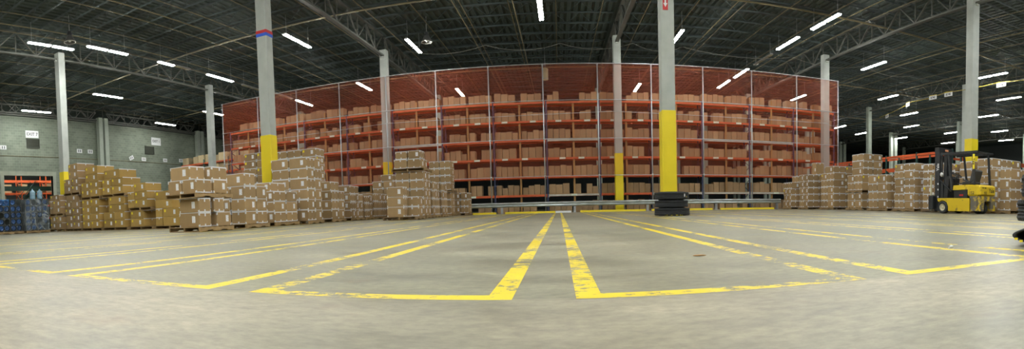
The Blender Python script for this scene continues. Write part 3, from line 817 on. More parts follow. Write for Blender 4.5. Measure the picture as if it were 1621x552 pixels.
# --- row receding from the near left pallet
bx = -8.2
stack('pallet pile nearest the camera at left', [
    P(-9.2, bx+.06, 9.2, 10.6), Lr(.365, one(-8.9, bx, 9.27, 9.75, 'front'), one(-8.75, bx+.02, 9.95, 10.55, 'rear', True)),
    Lr(.365, one(-8.88, bx, 9.27, 9.75, 'front'), one(-8.75, bx, 9.87, 10.3, 'rear')),
    P(-9.25, bx+.02, 9.15, 10.65), Lr(.35, one(-9.2, -8.72, 9.2, 9.75, 'front left'), one(-8.71, bx-.02, 9.22, 9.85, 'front right'), one(-8.75, bx-.02, 9.9, 10.5, 'rear', True)),
    Lr(.35, one(-9.15, -8.45, 9.25, 9.85, 'front'), one(-8.7, bx-.06, 9.9, 10.55, 'rear'))])
def tower(phrase, x0, x1, y0, y1, n, h, nx=2, ny=2, skip=((0, 1),), top=None, yellow=0., flips=None, pal=True, lists=None):
    it = [P(x0-.05, x1+.03, y0-.03, y1+.05)] if pal else []
    for k in range(n):
        sh = random.uniform(-.025, .025)
        it.append(Lr(h, grid(x0+sh, x1+sh*.3, y0+abs(sh)*.5, y1, nx, ny, skip, flips)))
    if top: it += top
    stack(phrase, it, yellow)
tower('stack just behind the nearest left pile', -9.45, -8.36, 11.45, 12.6, 3, .367, top=[Lr(.367, one(-9.2, -8.36, 11.47, 12.0))])
tower('stack right before the banded column', -9.6, -8.5, 13.2, 14.65, 3, .33, 2, 2, top=[Lr(.3, one(-9.35, -8.75, 13.4, 14.3))])
tower('tall stack right of the banded column', -9.72, -8.24, 14.95, 16.0, 6, .365, 2, 2)
tower('first stack behind the tall left one', -9.3, -8.45, 17.2, 18.4, 3, .365, 1, 2, (), top=[Lr(.36, one(-9.3, -8.5, 17.25, 18.0))])
tower('second stack behind the tall left one', -9.25, -8.48, 19.1, 20.4, 3, .34, 1, 3, (), top=[Lr(.34, one(-9.25, -8.5, 19.1, 20.0))])
tower('third stack behind the tall left one', -9.4, -8.5, 20.7, 21.6, 3, .32, 1, 2, ())
tower('low stack left of second rack column', -9.3, -8.55, 21.9, 24.1, 3, .365, 1, 4, ())
tower('stack at foot of second rack column', -9.7, -8.5, 24.7, 25.7, 5, .365, 2, 1, (), top=[Lr(.33, one(-9.2, -8.5, 24.7, 25.4))])
tower('stickered stack left of the banded column', -13.5, -12.1, 18.5, 19.3, 9, .345, 2, 1, (), yellow=.7)
tower('stickered stack behind the tall left one', -11.9, -9.75, 18.5, 19.3, 9, .335, 3, 1, (), yellow=.8)
# --- middle row
stack('low front pallet of the middle row', [P(-6.3, -5.05, 17.0, 18.3), Lr(.365, one(-6.17, -5.5, 17.1, 17.52, 'front'), one(-5.62, -5.08, 17.56, 18.1, 'rear', True)),
    Lr(.365, one(-6.17, -5.5, 17.1, 17.52, 'front'), one(-5.62, -5.08, 17.56, 18.1, 'rear', True)), Lr(.36, one(-6.17, -5.5, 17.12, 17.52))])
stack('tallest middle stack with a raised pallet', [P(-6.7, -5.3, 19.4, 20.7)]+[Lr(.365, grid(-6.62, -5.42, 19.5, 20.6, 2, 2, ((0, 1),), True)) for _ in range(5)]+
    [P(-6.75, -5.35, 19.4, 20.7), Lr(.39, grid(-6.66, -5.5, 19.45, 20.5, 2, 2, ((0, 1),), True)), Lr(.33, one(-6.6, -6.08, 19.5, 20.0, 'left', True), one(-6.04, -5.5, 19.45, 20.1, 'right'))])
tower('middle stack just behind the tallest', -6.4, -5.45, 21.0, 22.3, 4, .365, 1, 3, ())
tower('fourth stack along the middle row', -6.3, -5.4, 22.5, 23.7, 4, .365, 1, 2, ())
stack('tall rear middle stack before the net', [P(-6.6, -5.3, 24.4, 25.6)]+[Lr(.36, grid(-6.5, -5.4, 24.5, 25.5, 2, 1, (), True)) for _ in range(3)]+
    [P(-6.6, -5.3, 24.4, 25.6)]+[Lr(.37, grid(-6.5, -5.4, 24.5, 25.5, 2, 1, (), True)) for _ in range(4)])
tower('small stack at left end of the guardrail', -5.6, -4.75, 25.75, 26.8, 3, .36, 2, 1, ())
# --- right row
tower('stack at right end of the guardrail', 12.75, 13.9, 25.3, 26.3, 4, .355, 2, 2, ((1, 1),), top=[Lr(.36, one(13.25, 13.9, 25.4, 26.2))], yellow=.05)
tower('second stack right of the guardrail', 13.05, 14.45, 23.85, 24.9, 5, .36, 2, 2, ((1, 1),), top=[Lr(.68, one(13.65, 14.15, 24.0, 24.5, '', True))], yellow=.05)
tower('third stack right of the guardrail', 13.55, 15.1, 22.0, 23.3, 5, .362, 2, 2, ((1, 1),), top=[Lr(.36, grid(13.6, 15.1, 22.1, 23.0, 2, 1))], yellow=.1)
stack('triple-decked stack right of the net end', [P(13.5, 15.0, 19.4, 20.8)]+[Lr(.36, grid(13.55, 14.95, 19.45, 20.7, 2, 2, ((1, 1),))) for _ in range(2)]+[P(13.5, 15.0, 19.4, 20.8)]+[Lr(.37, grid(13.55, 14.95, 19.45, 20.7, 2, 2, ((1, 1),))) for _ in range(2)]+
    [Lr(.345, grid(13.75, 14.9, 19.6, 20.6, 2, 1)) for _ in range(3)], .3)
tower('fifth stack right of the guardrail', 13.1, 14.35, 16.9, 18.3, 4, .365, 2, 2, ((1, 1),), yellow=.05)
tower('sixth stack right of the guardrail', 13.25, 14.5, 15.3, 16.6, 6, .312, 2, 2, ((1, 1),), yellow=.05)
tower('stack behind the forklift mast', 13.4, 14.6, 13.75, 14.95, 6, .30, 2, 2, ((1, 1),), yellow=.15)
tower('stack behind the forklift seat', 14.1, 15.6, 12.95, 13.6, 6, .312, 2, 1, (), yellow=.15)
tower('stack just right of the forklift', 13.75, 15.0, 10.75, 11.8, 4, .37, 2, 2, ((1, 1),), yellow=.05)
tower('tall stack behind the one right of forklift', 14.2, 16.0, 12.0, 12.75, 6, .325, 3, 1, (), yellow=.15)
tower('last stack at the right edge', 14.2, 15.3, 9.35, 10.4, 5, .35, 2, 2, ((1, 1),), yellow=.1)

for a in PAL: build_pallet(*a)
def cart_key(c): 
    a, b_, y0, y1, z, hh = c[:6]; return math.hypot((a+b_)/2, (y0+y1)/2)
CART.sort(key=cart_key)
N_IND = 300
mass, mass_t = MB(), MB()
for q, (a, b_, y0, y1, z, hh, fl, ye, gold, pos, phrase) in enumerate(CART):
    gx, gyy = b_-a-.022, y1-y0-.022
    L, W = (gyy, gx) if fl else (gx, gyy)
    L, W, H = round(L, 2)-.002, round(W, 2)-.002, round(hh, 3)
    key = (L, W, H, gold)
    if key not in body_cache:
        body_cache[key] = carton_body(L, W, H).mesh('shipping_carton', m_carton_y if gold else m_carton)
        tape_cache[key] = tape_mesh(L, W, H, gold); 
        for sd in (-1, 1): lab_cache[key, sd] = label_mesh(L, W, H, sd); stk_cache[key, sd] = sticker_mesh(L, W, H, sd)
    turn = random.random() < .3
    rot = (PI/2 if fl else 0)+random.uniform(-.012, .012)+(PI if turn else 0)
    sd = (-1 if a < 5 else 1) if fl else -1          # the side that faces the aisle
    if turn: sd = -sd
    loc = ((a+b_)/2, (y0+y1)/2, z+.003)
    if q < N_IND:
        desc = 'stickered carton' if ye else 'taped carton'
        o = tag(link('shipping_carton', body_cache[key], None, loc, rot), f'{desc}, {pos}, {phrase}', 'carton', 'cartons stacked on pallets')
        link('tape', tape_cache[key], o)
        link('shipping_label', lab_cache[key, sd], o)
        if ye: link('yellow_sticker', stk_cache[key, sd], o)
    else:
        M = Matrix.Translation(loc) @ Matrix.Rotation(rot, 4, 'Z')
        for src, mi in ((body_cache[key], 0), (tape_cache[key], 1), (lab_cache[key, sd], 2))+(((stk_cache[key, sd], 3),) if ye else ()):
            mass.add([M @ v.co for v in src.vertices], [tuple(p_.vertices) for p_ in src.polygons], mi)
print('cartons', len(CART), 'boxes', len(specs))
if mass.v:
    tag(mass.build('shipping_cartons', [m_carton, m_tape, m_label, m_yellow_st]), 'remaining cartons of the farthest stacks near the net', 'cartons', None, 'stuff')

# ------------------------------------------------------------------ tyres
def tyre_profile(ro, ri, w):
    pr = [(ri, .06*w), (ri+.02, .0), (ro-.14, .0), (ro-.05, .035), (ro-.012, .075*w/.25*1.2), (ro, .2*w)]
    body = list(pr)
    for k in range(4):                                            # circumferential grooves
        c_ = w*(.28+.147*k); body += [(ro, c_-.012), (ro-.014, c_-.008), (ro-.014, c_+.008), (ro, c_+.012)]
    body += [(r, w-z) for r, z in reversed(pr)]
    body += [(ri+.03, w-.09*w), (ro-.05, w*.8), (ro-.04, w*.5), (ro-.05, w*.2), (ri+.03, .09*w)]
    return body
def tyre(loc, ro, w, label, tilt=(0, 0), group='truck tyres', sticker=False, marks=False):
    o = MB().lathe(tyre_profile(ro, ro*.55, w), 48, closed=True).build('tyre', m_rubber)
    o.location = loc; o.rotation_euler = (tilt[0], tilt[1], 0)
    tag(o, label, 'tyre', group)
    for z0, z1 in ((w*.07, w*.2), (w*.8, w*.93)):                 # shoulder tread blocks
        blocks = MB()
        for k in range(84):
            t = 2*PI*k/84
            c_, s_ = math.cos(t), math.sin(t); u, v = -s_*.0135, c_*.0135
            r0, r1 = ro-.06, ro-.003
            vs = []
            for zz in (z0, z1):
                rr = r1 if (zz == w*.2 or zz == w*.8) else ro-.012
                vs += [(c_*r0-u, s_*r0-v, zz), (c_*rr-u, s_*rr-v, zz), (c_*rr+u, s_*rr+v, zz), (c_*r0+u, s_*r0+v, zz)]
            blocks.add(vs, [(0, 1, 2, 3), (7, 6, 5, 4), (0, 4, 5, 1), (1, 5, 6, 2), (2, 6, 7, 3), (3, 7, 4, 0)])
        blocks.build('tread_shoulder', m_rubber, o)
    def patch(mm, nm, a, da, z0, z1):
        vs = []
        for k in range(5):
            t = a-da/2+da*k/4
            vs += [((ro+.003)*math.cos(t), (ro+.003)*math.sin(t), z0), ((ro+.003)*math.cos(t), (ro+.003)*math.sin(t), z1)]
        MB().add(vs, [(2*k, 2*k+2, 2*k+3, 2*k+1) for k in range(4)]).build(nm, mm, o)
    if sticker:
        patch(m_label, 'paper_label', R(-56), .09, w*.35, w*.72); patch(m_yellow_st, 'yellow_mark', R(-46), .035, w*.3, w*.45)
    if marks:
        for a, da in ((-125, .03), (-119, .05), (-104, .1), (-88, .12), (-76, .05), (-70, .07)): patch(m_yellow_st, 'paint_fleck', R(a), da, w*.06, w*.06+random.uniform(.01, .025))
    return o
tx, ty = 3.30, 14.33
tyre((tx+.01, ty, 0.002), .525, .235, 'bottom tyre of the three stacked before the yellow column', marks=True)
tyre((tx-.01, ty+.01, .239), .50, .225, 'middle tyre of the three stacked before the yellow column')
tyre((tx-.005, ty-.01, .466), .515, .235, 'top tyre with paper label, stacked before the yellow column', sticker=True)
ax, ay = 3.78, 2.74                                                 # stack cut by the right edge of the frame
cx_, cy_ = 3.55, 2.06
fa = 1.044
o = thing('flattened_tyre', 'flattened tyre casing with dark hollow under the stack at right edge', 'tyre', (3.46, 2.01, .09), -fa, 'tyres at the right edge')
ea, eb = .50, .088
mb = MB().lathe([(.92, -.27), (.95, -.295), (.985, -.285), (1., -.25), (1., .25), (.97, .29), (.92, .27)], 56, 'y', closed=True)
mb.v = [(x*ea, y, z*eb) for x, y, z in mb.v]; mb.build('casing', m_rubber, o)
mb = MB().lathe([(.922, -.262), (.922, .2), (.001, .2)], 40, 'y'); mb.v = [(x*ea, y, z*eb) for x, y, z in mb.v]; mb.build('hollow_shade_liner', m_hollow_shade, o)  # added dark liner closes the casing, painting the shade of its hollow
for a in (R(196), R(208), R(219)):
    mb = MB().box(.965*ea*math.cos(a)-.012, .965*ea*math.cos(a)+.012, -.302, -.288, .965*eb*math.sin(a)-.008, .965*eb*math.sin(a)+.008); mb.build('yellow_mark', m_yellow_st, o)
tyre((cx_, cy_, .182), .512, .192, 'middle tyre of the stack cut by the right edge', group='tyres at the right edge')
tyre((cx_+.02, cy_, .377), .49, .205, 'top tyre of the stack cut by the right edge', group='tyres at the right edge')
# bits of litter on the floor
for x, y, s_, lb in ((2.58, 2.56, .014, 'crumpled white paper scrap on the floor near the right tyres'), (2.5, 2.5, .008, 'tiny white paper scrap beside the larger one'), (.85, 2.95, .02, 'pale wood splinter lying between the right lane lines')):
    mb = MB(); mb.lathe([(.001, 0), (s_, s_*.2), (s_*1.2, s_*.7), (s_*.7, s_*1.3), (.001, s_*1.5)], 7); o = mb.build('litter_scrap', m_white if 'white' in lb else m_timber, None, (x, y, .001)); o.scale = (1, 1, 1) if 'white' in lb else (2, .5, .3); tag(o, lb, 'litter')

# ------------------------------------------------------------------ forklift
fk = thing('forklift', 'scuffed yellow electric forklift with black mast parked before the cartons', 'forklift', (11.96, 12.33, 0), R(98.6))
W = 1.08                                        # truck width, left side on y = 0
def wheel(x, y0, y1, r, nm='wheel', out=1):
    w = MB(); yc, hw = (y0+y1)/2, (y1-y0)/2
    w.lathe([(r*.55, -hw), (r*.9, -hw), (r*.98, -hw*.8), (r, -hw*.4), (r, hw*.4), (r*.98, hw*.8), (r*.9, hw), (r*.55, hw)], 28, 'y', closed=True)
    o = w.build(nm, m_rubber, fk, (x, yc, r))
    q = MB(); f_ = hw*out
    q.lathe([(.001, f_*.75), (r*.16, f_*.8), (r*.2, f_*.55), (r*.44, f_*.45), (r*.52, f_*.9), (r*.58, f_*.98), (r*.58, -hw*.9)], 24, 'y')
    for k in range(5):
        t = 2*PI*k/5+.3; q.tube((r*.33*math.cos(t), f_*.45, r*.33*math.sin(t)), (r*.33*math.cos(t), f_*.62, r*.33*math.sin(t)), r*.05, 6)
    q.build('rim', m_rim, o)
wheel(0, -.19, .0, .215); wheel(0, -W, -W+.19, .215, out=-1)
wheel(-1.22, -W/2+.03, -W/2+.19, .19); wheel(-1.22, -W/2-.19, -W/2-.03, .19, out=-1)
# lower chassis: side skirt with wheel cut-outs
mb = MB()
sk = [(-.24, .09), (-1.12, .09), (-1.12, .53), (.22, .53), (.22, .46), (.17, .40), (.06, .45), (-.06, .45), (-.18, .38), (-.24, .24)]
mb.prism(sk, 'y', -.10, -.015); mb.prism(sk, 'y', -W+.015, -W+.10)
mb.box(-1.12, .2, -W+.1, -.1, .12, .5)
mb.build('chassis', m_ftyel, fk)
# counterweight with rear wheel arch
mb = MB()
arch = [(-.02, .1), (-.02, .60), (-W+.02, .60), (-W+.02, .1), (-.82, .1), (-.80, .30), (-.74, .43), (-.34, .43), (-.28, .30), (-.26, .1)]
mb.prism(arch, 'x', -1.42, -1.16)
mb.prism([(y*.92-.04, z) for y, z in arch], 'x', -1.52, -1.42)
mb.box(-1.16, -1.12, -W+.02, -.02, .5, .6)
mb.build('counterweight', m_ftworn, fk)
# battery box, hood and rear panel
MB().cbox(-1.02, -.47, -W+.03, -.03, .5, .80, .015).build('battery_cover', m_black, fk)
lb_ = MB().box(-.86, -.70, -.031, -.026, .60, .66).build('warning_label', m_red, fk)
MB().prism([(-.43, .80), (-.46, .96), (-1.06, .98), (-1.12, .98), (-1.12, .82), (-1.06, .82)], 'y', -W+.02, -.02).build('hood', m_ftyel, fk)
mb = MB(); mb.cbox(-1.46, -1.02, -W+.0, -.0, .60, .98, .05); mb.cbox(-1.53, -1.4, -W+.06, -.06, .62, .95, .04); mb.build('rear_panel', m_ftyel, fk)
lettering('152', .135, m_inkblk, fk, (-1, 0, 0), (0, 0, 1), (-1.22, .0015, .70)); lettering('Yale', .20, m_inkblk, fk, (0, -1, 0), (0, 0, 1), (-1.5325, -.75, .78)); lettering('152', .125, m_inkblk, fk, (0, -1, 0), (0, 0, 1), (-1.5325, -.36, .70))
for x0, w_ in ((-.18, .05), (-.26, .03), (-.33, .08)):
    MB().box(-1.5345, -1.5325, x0-w_, x0, .85, .89).build('scuff_mark', m_inkblk, fk)
# floor, dash and steering
mb = MB(); mb.box(-.47, .05, -W+.1, -.1, .5, .54); mb.prism([(-.05, .54), (.10, .54), (.08, 1.22), (-.06, 1.30), (-.12, 1.22)], 'y', -W+.22, -.22); mb.build('dashboard', m_black, fk)
sw = MB().lathe([(.165+.015*math.cos(t*PI/4), .015*math.sin(t*PI/4)) for t in range(8)], 28, closed=True)
for a in (0, 2.1, 4.2): sw.bar((0, 0, 0), (.165*math.cos(a), .165*math.sin(a), 0), .02)
sw.tube((0, 0, 0), (0, 0, -.26), .025, 8)
o = sw.build('steering_wheel', m_dark, fk, (-.24, -W/2, 1.34)); o.rotation_euler = (0, R(-28), 0)
for k in range(3):
    MB().tube((-.08, -.30-.07*k, 1.2), (-.16, -.30-.07*k, 1.42), .009, 6).lathe([(.001, .04), (.018, .02), (.018, -.01), (.001, -.03)], 8, at=(-.165, -.30-.07*k, 1.43)).build('lever', m_dark, fk)
# seat
st = thing('seat', 'x', 'x'); del st['label'], st['category']
st.parent = fk
MB().cbox(-1.06, -.58, -.80, -.30, .98, 1.10, .04).build('cushion', m_dark, st)
mb = MB(); mb.prism([(-1.02, 1.08), (-1.14, 1.45), (-1.10, 1.50), (-1.02, 1.48), (-.92, 1.10)], 'y', -.79, -.31); mb.build('seat_back', m_dark, st)
for y_ in (-.27, -.83): MB().bar((-1.0, y_, 1.08), (-.68, y_, 1.16), .05).build('armrest', m_dark, st)
MB().lathe([(.13, 0), (.145, 0), (.145, .03), (.13, .03)], 20, at=(-.5, -.42, 1.03), closed=True).build('hand_ring', m_dark, st)
# overhead guard
mb = MB()
for y in (-.07, -W+.07):
    mb.bar((-.34, y, .97), (-.46 if 0 else -.20, y, 2.02), .06, .06)
    mb.bar((-1.30, y, .97), (-1.26, y, 1.5), .07, .07); mb.bar((-1.26, y, 1.5), (-1.22, y, 2.04), .06, .06)
    mb.bar((.12, y, 2.06), (-1.40, y, 2.08), .06, .07); mb.bar((-.36, y, .8), (-.33, y, 1.2), .07, .07)
for k in range(9): mb.bar((.10-.185*k, -.07, 2.085), (.10-.185*k, -W+.07, 2.085), .045, .03)
mb.build('overhead_guard', m_black, fk)
MB().box(-1.305, -1.225, -.036, -.033, 1.5, 2.0).build('yellow_decal', m_yellow_st, fk)
lettering('Yale', .13, m_inkblk, fk, (0, 0, -1), (-1, 0, 0), (-1.265, -.0315, 1.75))
# mast
mb = MB()
for y in (-.20, -.86):
    mb.box(.20, .40, y-.045, y+.045, .10, 2.28)
for y in (-.30, -.76): mb.box(.30, .44, y-.035, y+.035, .14, 2.30)
mb.box(.22, .40, -.92, -.14, 2.14, 2.32); mb.box(.26, .36, -.90, -.16, 1.2, 1.28); mb.box(.24, .40, -.90, -.16, .14, .3)
mb.tube((.34, -.42, .2), (.34, -.42, 2.1), .035, 10); mb.tube((.34, -.62, .2), (.34, -.62, 1.7), .03, 10); mb.bar((.36, -.53, .2), (.36, -.53, 2.2), .05, .02)
mb.prism([(.2, .3), (.2, 1.15), (.08, 1.05), (.05, .5)], 'y', -.26, -.20)
mb.tube((-.3, -.2, .75), (.26, -.2, 1.2), .03, 8)
mast = mb.build('mast', m_black, fk); mast.location.x = .05
lettering('Yale', .15, m_ink_w, fk, (0, 0, 1), (1, 0, 0), (.32, -.1535, 1.62))
for z in (.55, .8, 1.0): MB().box(.285, .335, -.1545, -.153, z, z+.06).build('small_decal', m_label, fk)
MB().lathe([(.001, .01), (.075, .01), (.08, 0), (.075, -.03), (.001, -.04)], 16, 'x', at=(.22, -.24, 1.36)).build('work_lamp', m_ink_w, fk)
mb = MB(); mb.box(.215, .222, -.62, -.44, 2.2, 2.26); mb.build('mast_decal', m_orange_p, fk)
# carriage, backrest and forks
mb = MB(); mb.box(.45, .52, -.95, -.13, .18, .26); mb.box(.45, .52, -.95, -.13, .50, .58); mb.box(.44, .5, -.34, -.26, .14, .66); mb.box(.44, .5, -.8, -.72, .14, .66); mb.cbox(.40, .60, -.13, .04, .12, .62, .03); mb.build('carriage', m_black, fk)
mb = MB()
for y in (-.08, -.36, -.72, -1.0): mb.bar((.56, y, .10 if y in (-.08, -1.0) else .58), (.56, y, 1.32), .05, .035)
mb.bar((.56, -.06, 1.32), (.56, -1.02, 1.32), .05); mb.bar((.56, -.06, .62), (.56, -1.02, .62), .05)
mb.build('load_backrest', m_cream, fk)
for y in (-.32, -.78):
    MB().prism([(.52, .06), (.52, .60), (.565, .60), (.57, .10), (1.15, .075), (1.17, .06)], 'y', y-.05, y+.05).build('fork', m_black, fk)

# ------------------------------------------------------------------ bottle crates
def crate_unit():
    """frame of a two-bottle crate, ends facing +x, 0.63 wide along y"""
    mb = MB(); Wd, H, D = .62, .300, .55
    for x0, x1 in ((D/2-.03, D/2), (-D/2, -D/2+.03)):
        mb.box(x0, x1, -Wd/2, Wd/2, 0, .022); mb.box(x0, x1, -Wd/2, Wd/2, H-.022, H)
        for y in (-Wd/2, -.015, Wd/2-.03): mb.box(x0, x1, y, y+.03, .022, H-.022)
        for cy in (-Wd/4, Wd/4):                                       # rounded corners of the openings
            for sy in (-1, 1):
                for sz in (0, 1):
                    z0 = .022 if not sz else H-.022; z1 = .08 if not sz else H-.08
                    y0 = cy+sy*(Wd/4-.02); y1 = cy+sy*(Wd/4-.085)
                    mb.prism([(y0, z0), (y1, z0), (y0, z1)], 'x', x0, x1)
    mb.box(-D/2, D/2, -Wd/2, Wd/2, 0, .02)
    for y in (-Wd/2, -.01, Wd/2-.02): mb.box(-D/2, D/2, y, y+.02, .02, H)
    return mb
cr_m = crate_unit().mesh('bottle_crate', m_crate); crb_m = crate_unit().mesh('bottle_crate', m_crate_b)
bt = MB().lathe([(.001, .222), (.05, .228), (.085, .240), (.110, .238), (.121, .22), (.124, .10), (.119, .09), (.124, .07), (.124, -.10), (.10, -.17), (.03, -.20), (.028, -.25), (.001, -.25)], 24, 'x')
bt_m = bt.mesh('water_bottle', m_water)
xc = -21.3
for s_, (y0, nm, ex) in enumerate(((9.95, 'bare', 0), (11.42, 'film-wrapped', 1))):
    yc0 = y0
    pallet_lb = f'wooden pallet under the {nm} bottle crates'
    build_pallet(xc-.42, xc+.36, y0-.02, y0+1.29, .002, pallet_lb)
    for col in range(2):
        for lev in range(5):
            zz = .002+PH+.004+lev*.304; yc = y0+.315+col*.64
            top_blue = s_ == 0 and lev == 4 and col == 0
            cn = ('left' if col == 0 else 'right')
            cl = ['bottom', 'second', 'third', 'fourth', 'top'][lev]
            o = link('bottle_crate', crb_m if top_blue else cr_m, None, (xc, yc, zz))
            tag(o, ('bright blue' if top_blue else 'grey')+f' two-bottle crate, {cl} of {cn} column, {nm} pallet', 'crate', 'bottle crates on two pallets')
            for sd in (-1, 1):
                if (lev*2+col+sd+s_) % 7 == 3: continue            # some holes are empty
                b_ = link('water_bottle', bt_m, None, (xc+.02, yc+sd*.1475, zz+.150))
                tag(b_, f'blue bottle end, {"left" if sd < 0 else "right"} hole of {cl} crate, {cn} column, {nm} pallet', 'water bottle', 'water bottles lying in the crates')
y0 = 11.42
mb = MB(); zt = PH+.01+5*.304
px_, py_ = (xc-.33, xc+.31), (y0-.035, y0+1.31)
nseg = 14
ring = []
for k in range(nseg+1): ring.append((px_[1]+.012*math.sin(k*2.3), py_[0]+(py_[1]-py_[0])*k/nseg))
for k in range(1, nseg): ring.append((px_[1]+(px_[0]-px_[1])*k/nseg, py_[1]+.008*math.sin(k*1.9)))
for k in range(nseg+1): ring.append((px_[0]+.01*math.sin(k), py_[1]+(py_[0]-py_[1])*k/nseg))
for k in range(1, nseg): ring.append((px_[0]+(px_[1]-px_[0])*k/nseg, py_[0]+.008*math.sin(k*1.7)))
zs = [.14, .5, .9, 1.3, zt]
vs = [(a, b_, z) for z in zs for a, b_ in ring]; n = len(ring)
mb.add(vs, [(j*n+k, j*n+(k+1) % n, (j+1)*n+(k+1) % n, (j+1)*n+k) for j in range(len(zs)-1) for k in range(n)])
tag(mb.build('plastic_film', m_film), 'clear plastic film wrapped around the right pallet of bottle crates', 'plastic film')
big = MB().lathe([(.001, 0), (.12, .0), (.135, .02), (.135, .12), (.128, .13), (.135, .14), (.135, .27), (.128, .28), (.135, .29), (.13, .36), (.06, .43), (.03, .45), (.03, .50), (.001, .50)], 24)
bg_m = big.mesh('water_bottle', m_clear)
for y, lb in ((11.95, 'pale blue upright water bottle on the crates, left of two'), (12.35, 'pale blue upright water bottle on the crates, right of two')):
    tag(link('water_bottle', bg_m, None, (xc+.1, y, zt+.002)), lb, 'water bottle', 'upright bottles on the crates')

# ------------------------------------------------------------------ wall signs and vents
def wall_sign(Y, Z, w, h, body, sz, label, tilt=0, grp=None, nm='exit_sign'):
    o = MB().box(0, .03, -w/2, w/2, -h/2, h/2).build(nm, m_white, None, (XL+.002, Y, Z)); o.rotation_euler = (tilt, 0, 0)
    tag(o, label, 'sign', grp)
    if body: lettering(body, sz, m_inkblk, o, (0, 1, 0), (0, 0, 1), (.0325, 0, 0))
    return o
wall_sign(20.95, 8.25, 1.25, .62, 'EXIT 7', .38, 'white EXIT 7 sign high on the block wall')
wall_sign(35.4, 8.55, 1.3, .80, 'EXIT 1', .36, 'white exit sign high on the block wall, further right')
m_vent = mat('vent_grey', (.075, .082, .062), .7)
def vent(Y, Z, label):
    o = thing('wall_vent', label, 'vent', (XL+.002, Y, Z))
    mb = MB(); w, h = .62, .36
    mb.box(0, .12, -w, w, h, h+.05); mb.box(0, .12, -w, w, -h-.05, -h); mb.box(0, .12, -w, -w+.05, -h, h); mb.box(0, .12, w-.05, w, -h, h); mb.box(0, .02, -w, w, -h, h)
    mb.build('frame', m_vent, o)
    mb = MB()
    for k in range(7): mb.bar((.05, -w+.05, -h+.05+k*.105), (.05, w-.05, -h+.05+k*.105), .10, .012, up=(.5, 0, 1))
    mb.build('louvre', m_vent, o)
vent(21.0, 7.45, 'dark louvred box on the block wall below the EXIT 7 sign'); vent(34.4, 7.55, 'dark louvred box below the further exit sign')
for q, (Y, Z, t, bd) in enumerate(((18.17, 7.0, 0, '9'), (25.8, 7.0, 0, '6'), (27.0, 7.0, 0, '8'), (31.96, 6.65, R(25), '2'), (33.6, 6.6, 0, '14'), (36.6, 6.65, 0, '12'), (39.0, 6.75, 0, '16'), (40.9, 6.75, 0, '18'))):
    pl = wall_sign(Y, Z, .56, .36, '', 0, ['small white plate left of the far left column', 'small white plate right of the left column, first of two', 'small white plate right of the left column, second of two', 'tilted small white plate on the block wall',
              'small white plate just right of the tilted one', 'small white plate under the further exit sign', 'small white plate third right of the tilted one', 'small white plate next to the wall pilaster'][q], t, 'small white plates on the block wall', 'dock_sign')
    for yy_ in (-.1, .1): MB().box(.0302, .032, yy_-.045, yy_+.045, -.11, .11).build('printed_figure', m_ink_g, pl)
# pipe conduit along the wall
struct(MB().tube((XL+.03, 10, 6.3), (XL+.03, 50, 6.3), .025, 6).build('wall_conduit', m_pipe))

# ------------------------------------------------------------------ other racks
def small_rack(nm, label, p0, yaw, nb, bw, levels, zt, um_mat, bm_mat, depth=1.0, group=None):
    o = thing(nm, label, 'pallet rack', p0, yaw, group)
    for k in range(nb+1):
        mb = MB(); x = k*bw
        for y in (0, depth): mb.box(x-.045, x+.045, y-.04, y+.04, 0, zt)
        for q in range(max(1, int(zt/1.2))): mb.bar((x, 0, .3+q*1.2), (x, depth, min(zt, 1.2+q*1.2)), .035)
        mb.build('upright_frame', um_mat, o)
    for z in levels:
        for k in range(nb):
            for y in (-.02, depth+.02):
                MB().box(k*bw+.047, (k+1)*bw-.047, y-.025, y+.025, z-.065, z+.065).build('beam', bm_mat, o)
    return o
small_rack('pallet_rack', 'empty orange rack with green uprights seen over the right cartons', (20.2, 19.0, 0), R(90), 6, 2.9, [1.3, 2.45, 3.2], 3.35, m_rackgreen, m_beam, 1.05)
small_rack('pallet_rack', 'empty orange rack seen through and right of the forklift guard', (21.2, 20.3, 0), 0, 5, 2.9, [1.3, 2.45, 3.1], 3.2, m_rackgreen, m_beam, 1.05)
small_rack('pallet_rack', 'red rack with pale boxes between block wall and net end', (-34.3, 36.4, 0), 0, 3, 3.0, [1.7, 2.7, 3.7, 4.72, 5.72], 6.1, m_rackgreen, m_beam, 1.1)
small_rack('pallet_rack', 'red rack of boxes seen through the wall opening', (-41.6, 19.6, 0), R(90), 3, 2.7, [1.1, 2.3, 3.5, 4.7], 6.4, m_beam, m_beam, 1.1)
# loads on those racks
def ordinal(k): return ORD[k] if k < 14 else f'{k+1}th'
def fill(levels, nb, bw, put, label, grp, dens=.85):
    kk = 0
    for li, z in enumerate(levels):
        for b0 in range(nb):
            p0 = b0*bw+.1
            while p0 < (b0+1)*bw-.6:
                w_ = min(random.choice([.62, .8, 1.0]), (b0+1)*bw-.1-p0); hh = random.choice([.6, .7, .8, .9])
                if random.random() < dens:
                    o = put(p0, w_, hh, z+.07)
                    tag(o, f'{label}, {ordinal(kk)} from left on {["lower", "upper"][li]} loaded beam', 'box', grp); kk += 1
                p0 += w_
        kk = 0
fill([4.72, 5.72], 3, 3.0, lambda p0, w_, hh, z: carton_body(w_-.03, .85, min(hh, .78)).build('storage_box', m_pale, None, (-34.3+p0+w_/2, 36.95, z)),
     'pale box on red rack by block wall', 'boxes on the rack by the block wall')
fill([2.3, 3.5], 3, 2.7, lambda p0, w_, hh, z: carton_body(.85, w_-.03, hh).build('storage_box', m_box, None, (-42.15, 19.6+p0+w_/2, z)),
     'box on rack beyond the wall opening', 'boxes beyond the wall opening', .8)
for y_ in (17., 21., 25.):  # added lamps, out of view, brighten the room past the opening
    fixture(-39.8, y_, 'unseen strip light added to brighten the room beyond the wall opening').location.z = 7.2
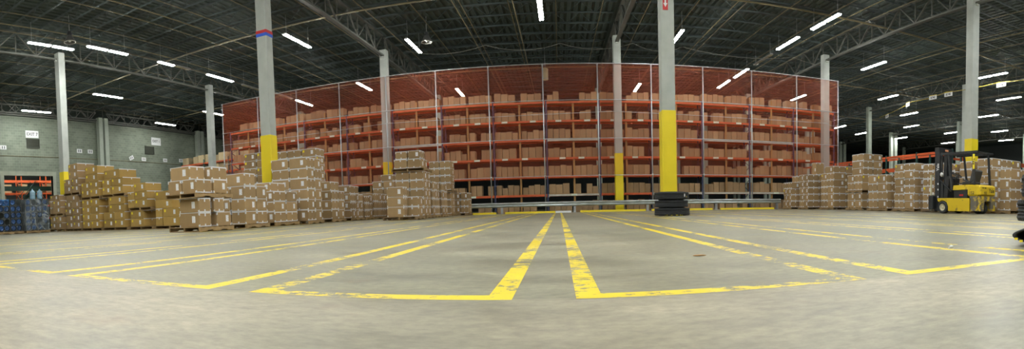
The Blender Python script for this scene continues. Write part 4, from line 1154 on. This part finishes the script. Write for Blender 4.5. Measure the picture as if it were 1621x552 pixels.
fixture(-.6, 1.5, 'lit strip light of the rows overhead and behind the camera'); fixture(-6.9, -.5, 'lit strip light of the rows overhead and behind the camera'); fixture(6.2, -.5, 'lit strip light of the rows overhead and behind the camera')  # extra unseen lamps added to brighten the floor near the camera
# green conveyor gantry and steps beyond the opening
o = thing('conveyor_gantry', 'dark green steel gantry with sloping steps beyond the wall opening', 'gantry', (-39.2, 0, 0))
mb = MB(); mb.box(-.12, .12, 17.4, 25., 3.55, 3.95); mb.build('crossbeam', m_floorgreen, o)
for y in (17.7, 22.3, 24.7): MB().box(-.1, .1, y-.1, y+.1, 0, 3.55).build('post', m_floorgreen, o)
mb = MB()
for x in (-.45, .45):
    mb.bar((x, 19.3, .3), (x, 22.2, 3.5), .06, .3); mb.bar((x, 19.3, 1.2), (x, 22.2, 4.4), .05)
mb.build('stringer', m_floorgreen, o)
mb = MB()
for k in range(14): mb.box(-.44, .44, 19.35+.2*k, 19.6+.2*k, .4+.23*k, .43+.23*k)
mb.build('step', m_floorgreen, o)
# hanging panel at the right edge
hx, hy = 16.55, 12.1
o = thing('hanging_panel', 'orange and white panel hanging at the right edge', 'sign', (hx, hy, 4.35), R(-50))
MB().box(0, .9, -.02, .02, .45, .82).build('orange_section', m_orange_p, o)
MB().box(0, .9, -.02, .02, .25, .45).build('dark_section', m_dark, o)
MB().box(0, .9, -.02, .02, 0, .25).build('white_section', m_white, o)
mb = MB(); mb.tube((.1, 0, .82), (.1, 0, 7.1), .006, 4); mb.tube((.8, 0, .82), (.8, 0, 7.1), .006, 4); mb.build('hanging_wire', m_steel, o)

# ------------------------------------------------------------------ world and view
w = bpy.data.worlds.new('World'); sc.world = w; w.use_nodes = True
w.node_tree.nodes['Background'].inputs[0].default_value = (.5, .55, .55, 1)
w.node_tree.nodes['Background'].inputs[1].default_value = .02
vs_ = sc.view_settings
sc.display_settings.display_device = 'sRGB'
vs_.view_transform = 'Standard'; vs_.look = 'None'; vs_.gamma = 1; vs_.use_curve_mapping = False
vs_.exposure = 1.07
cy = sc.cycles
cy.max_bounces = 6; cy.diffuse_bounces = 4; cy.glossy_bounces = 2; cy.transmission_bounces = 2; cy.transparent_max_bounces = 8
cy.use_denoising = True; cy.sample_clamp_indirect = 8.; cy.caustics_reflective = False; cy.caustics_refractive = False
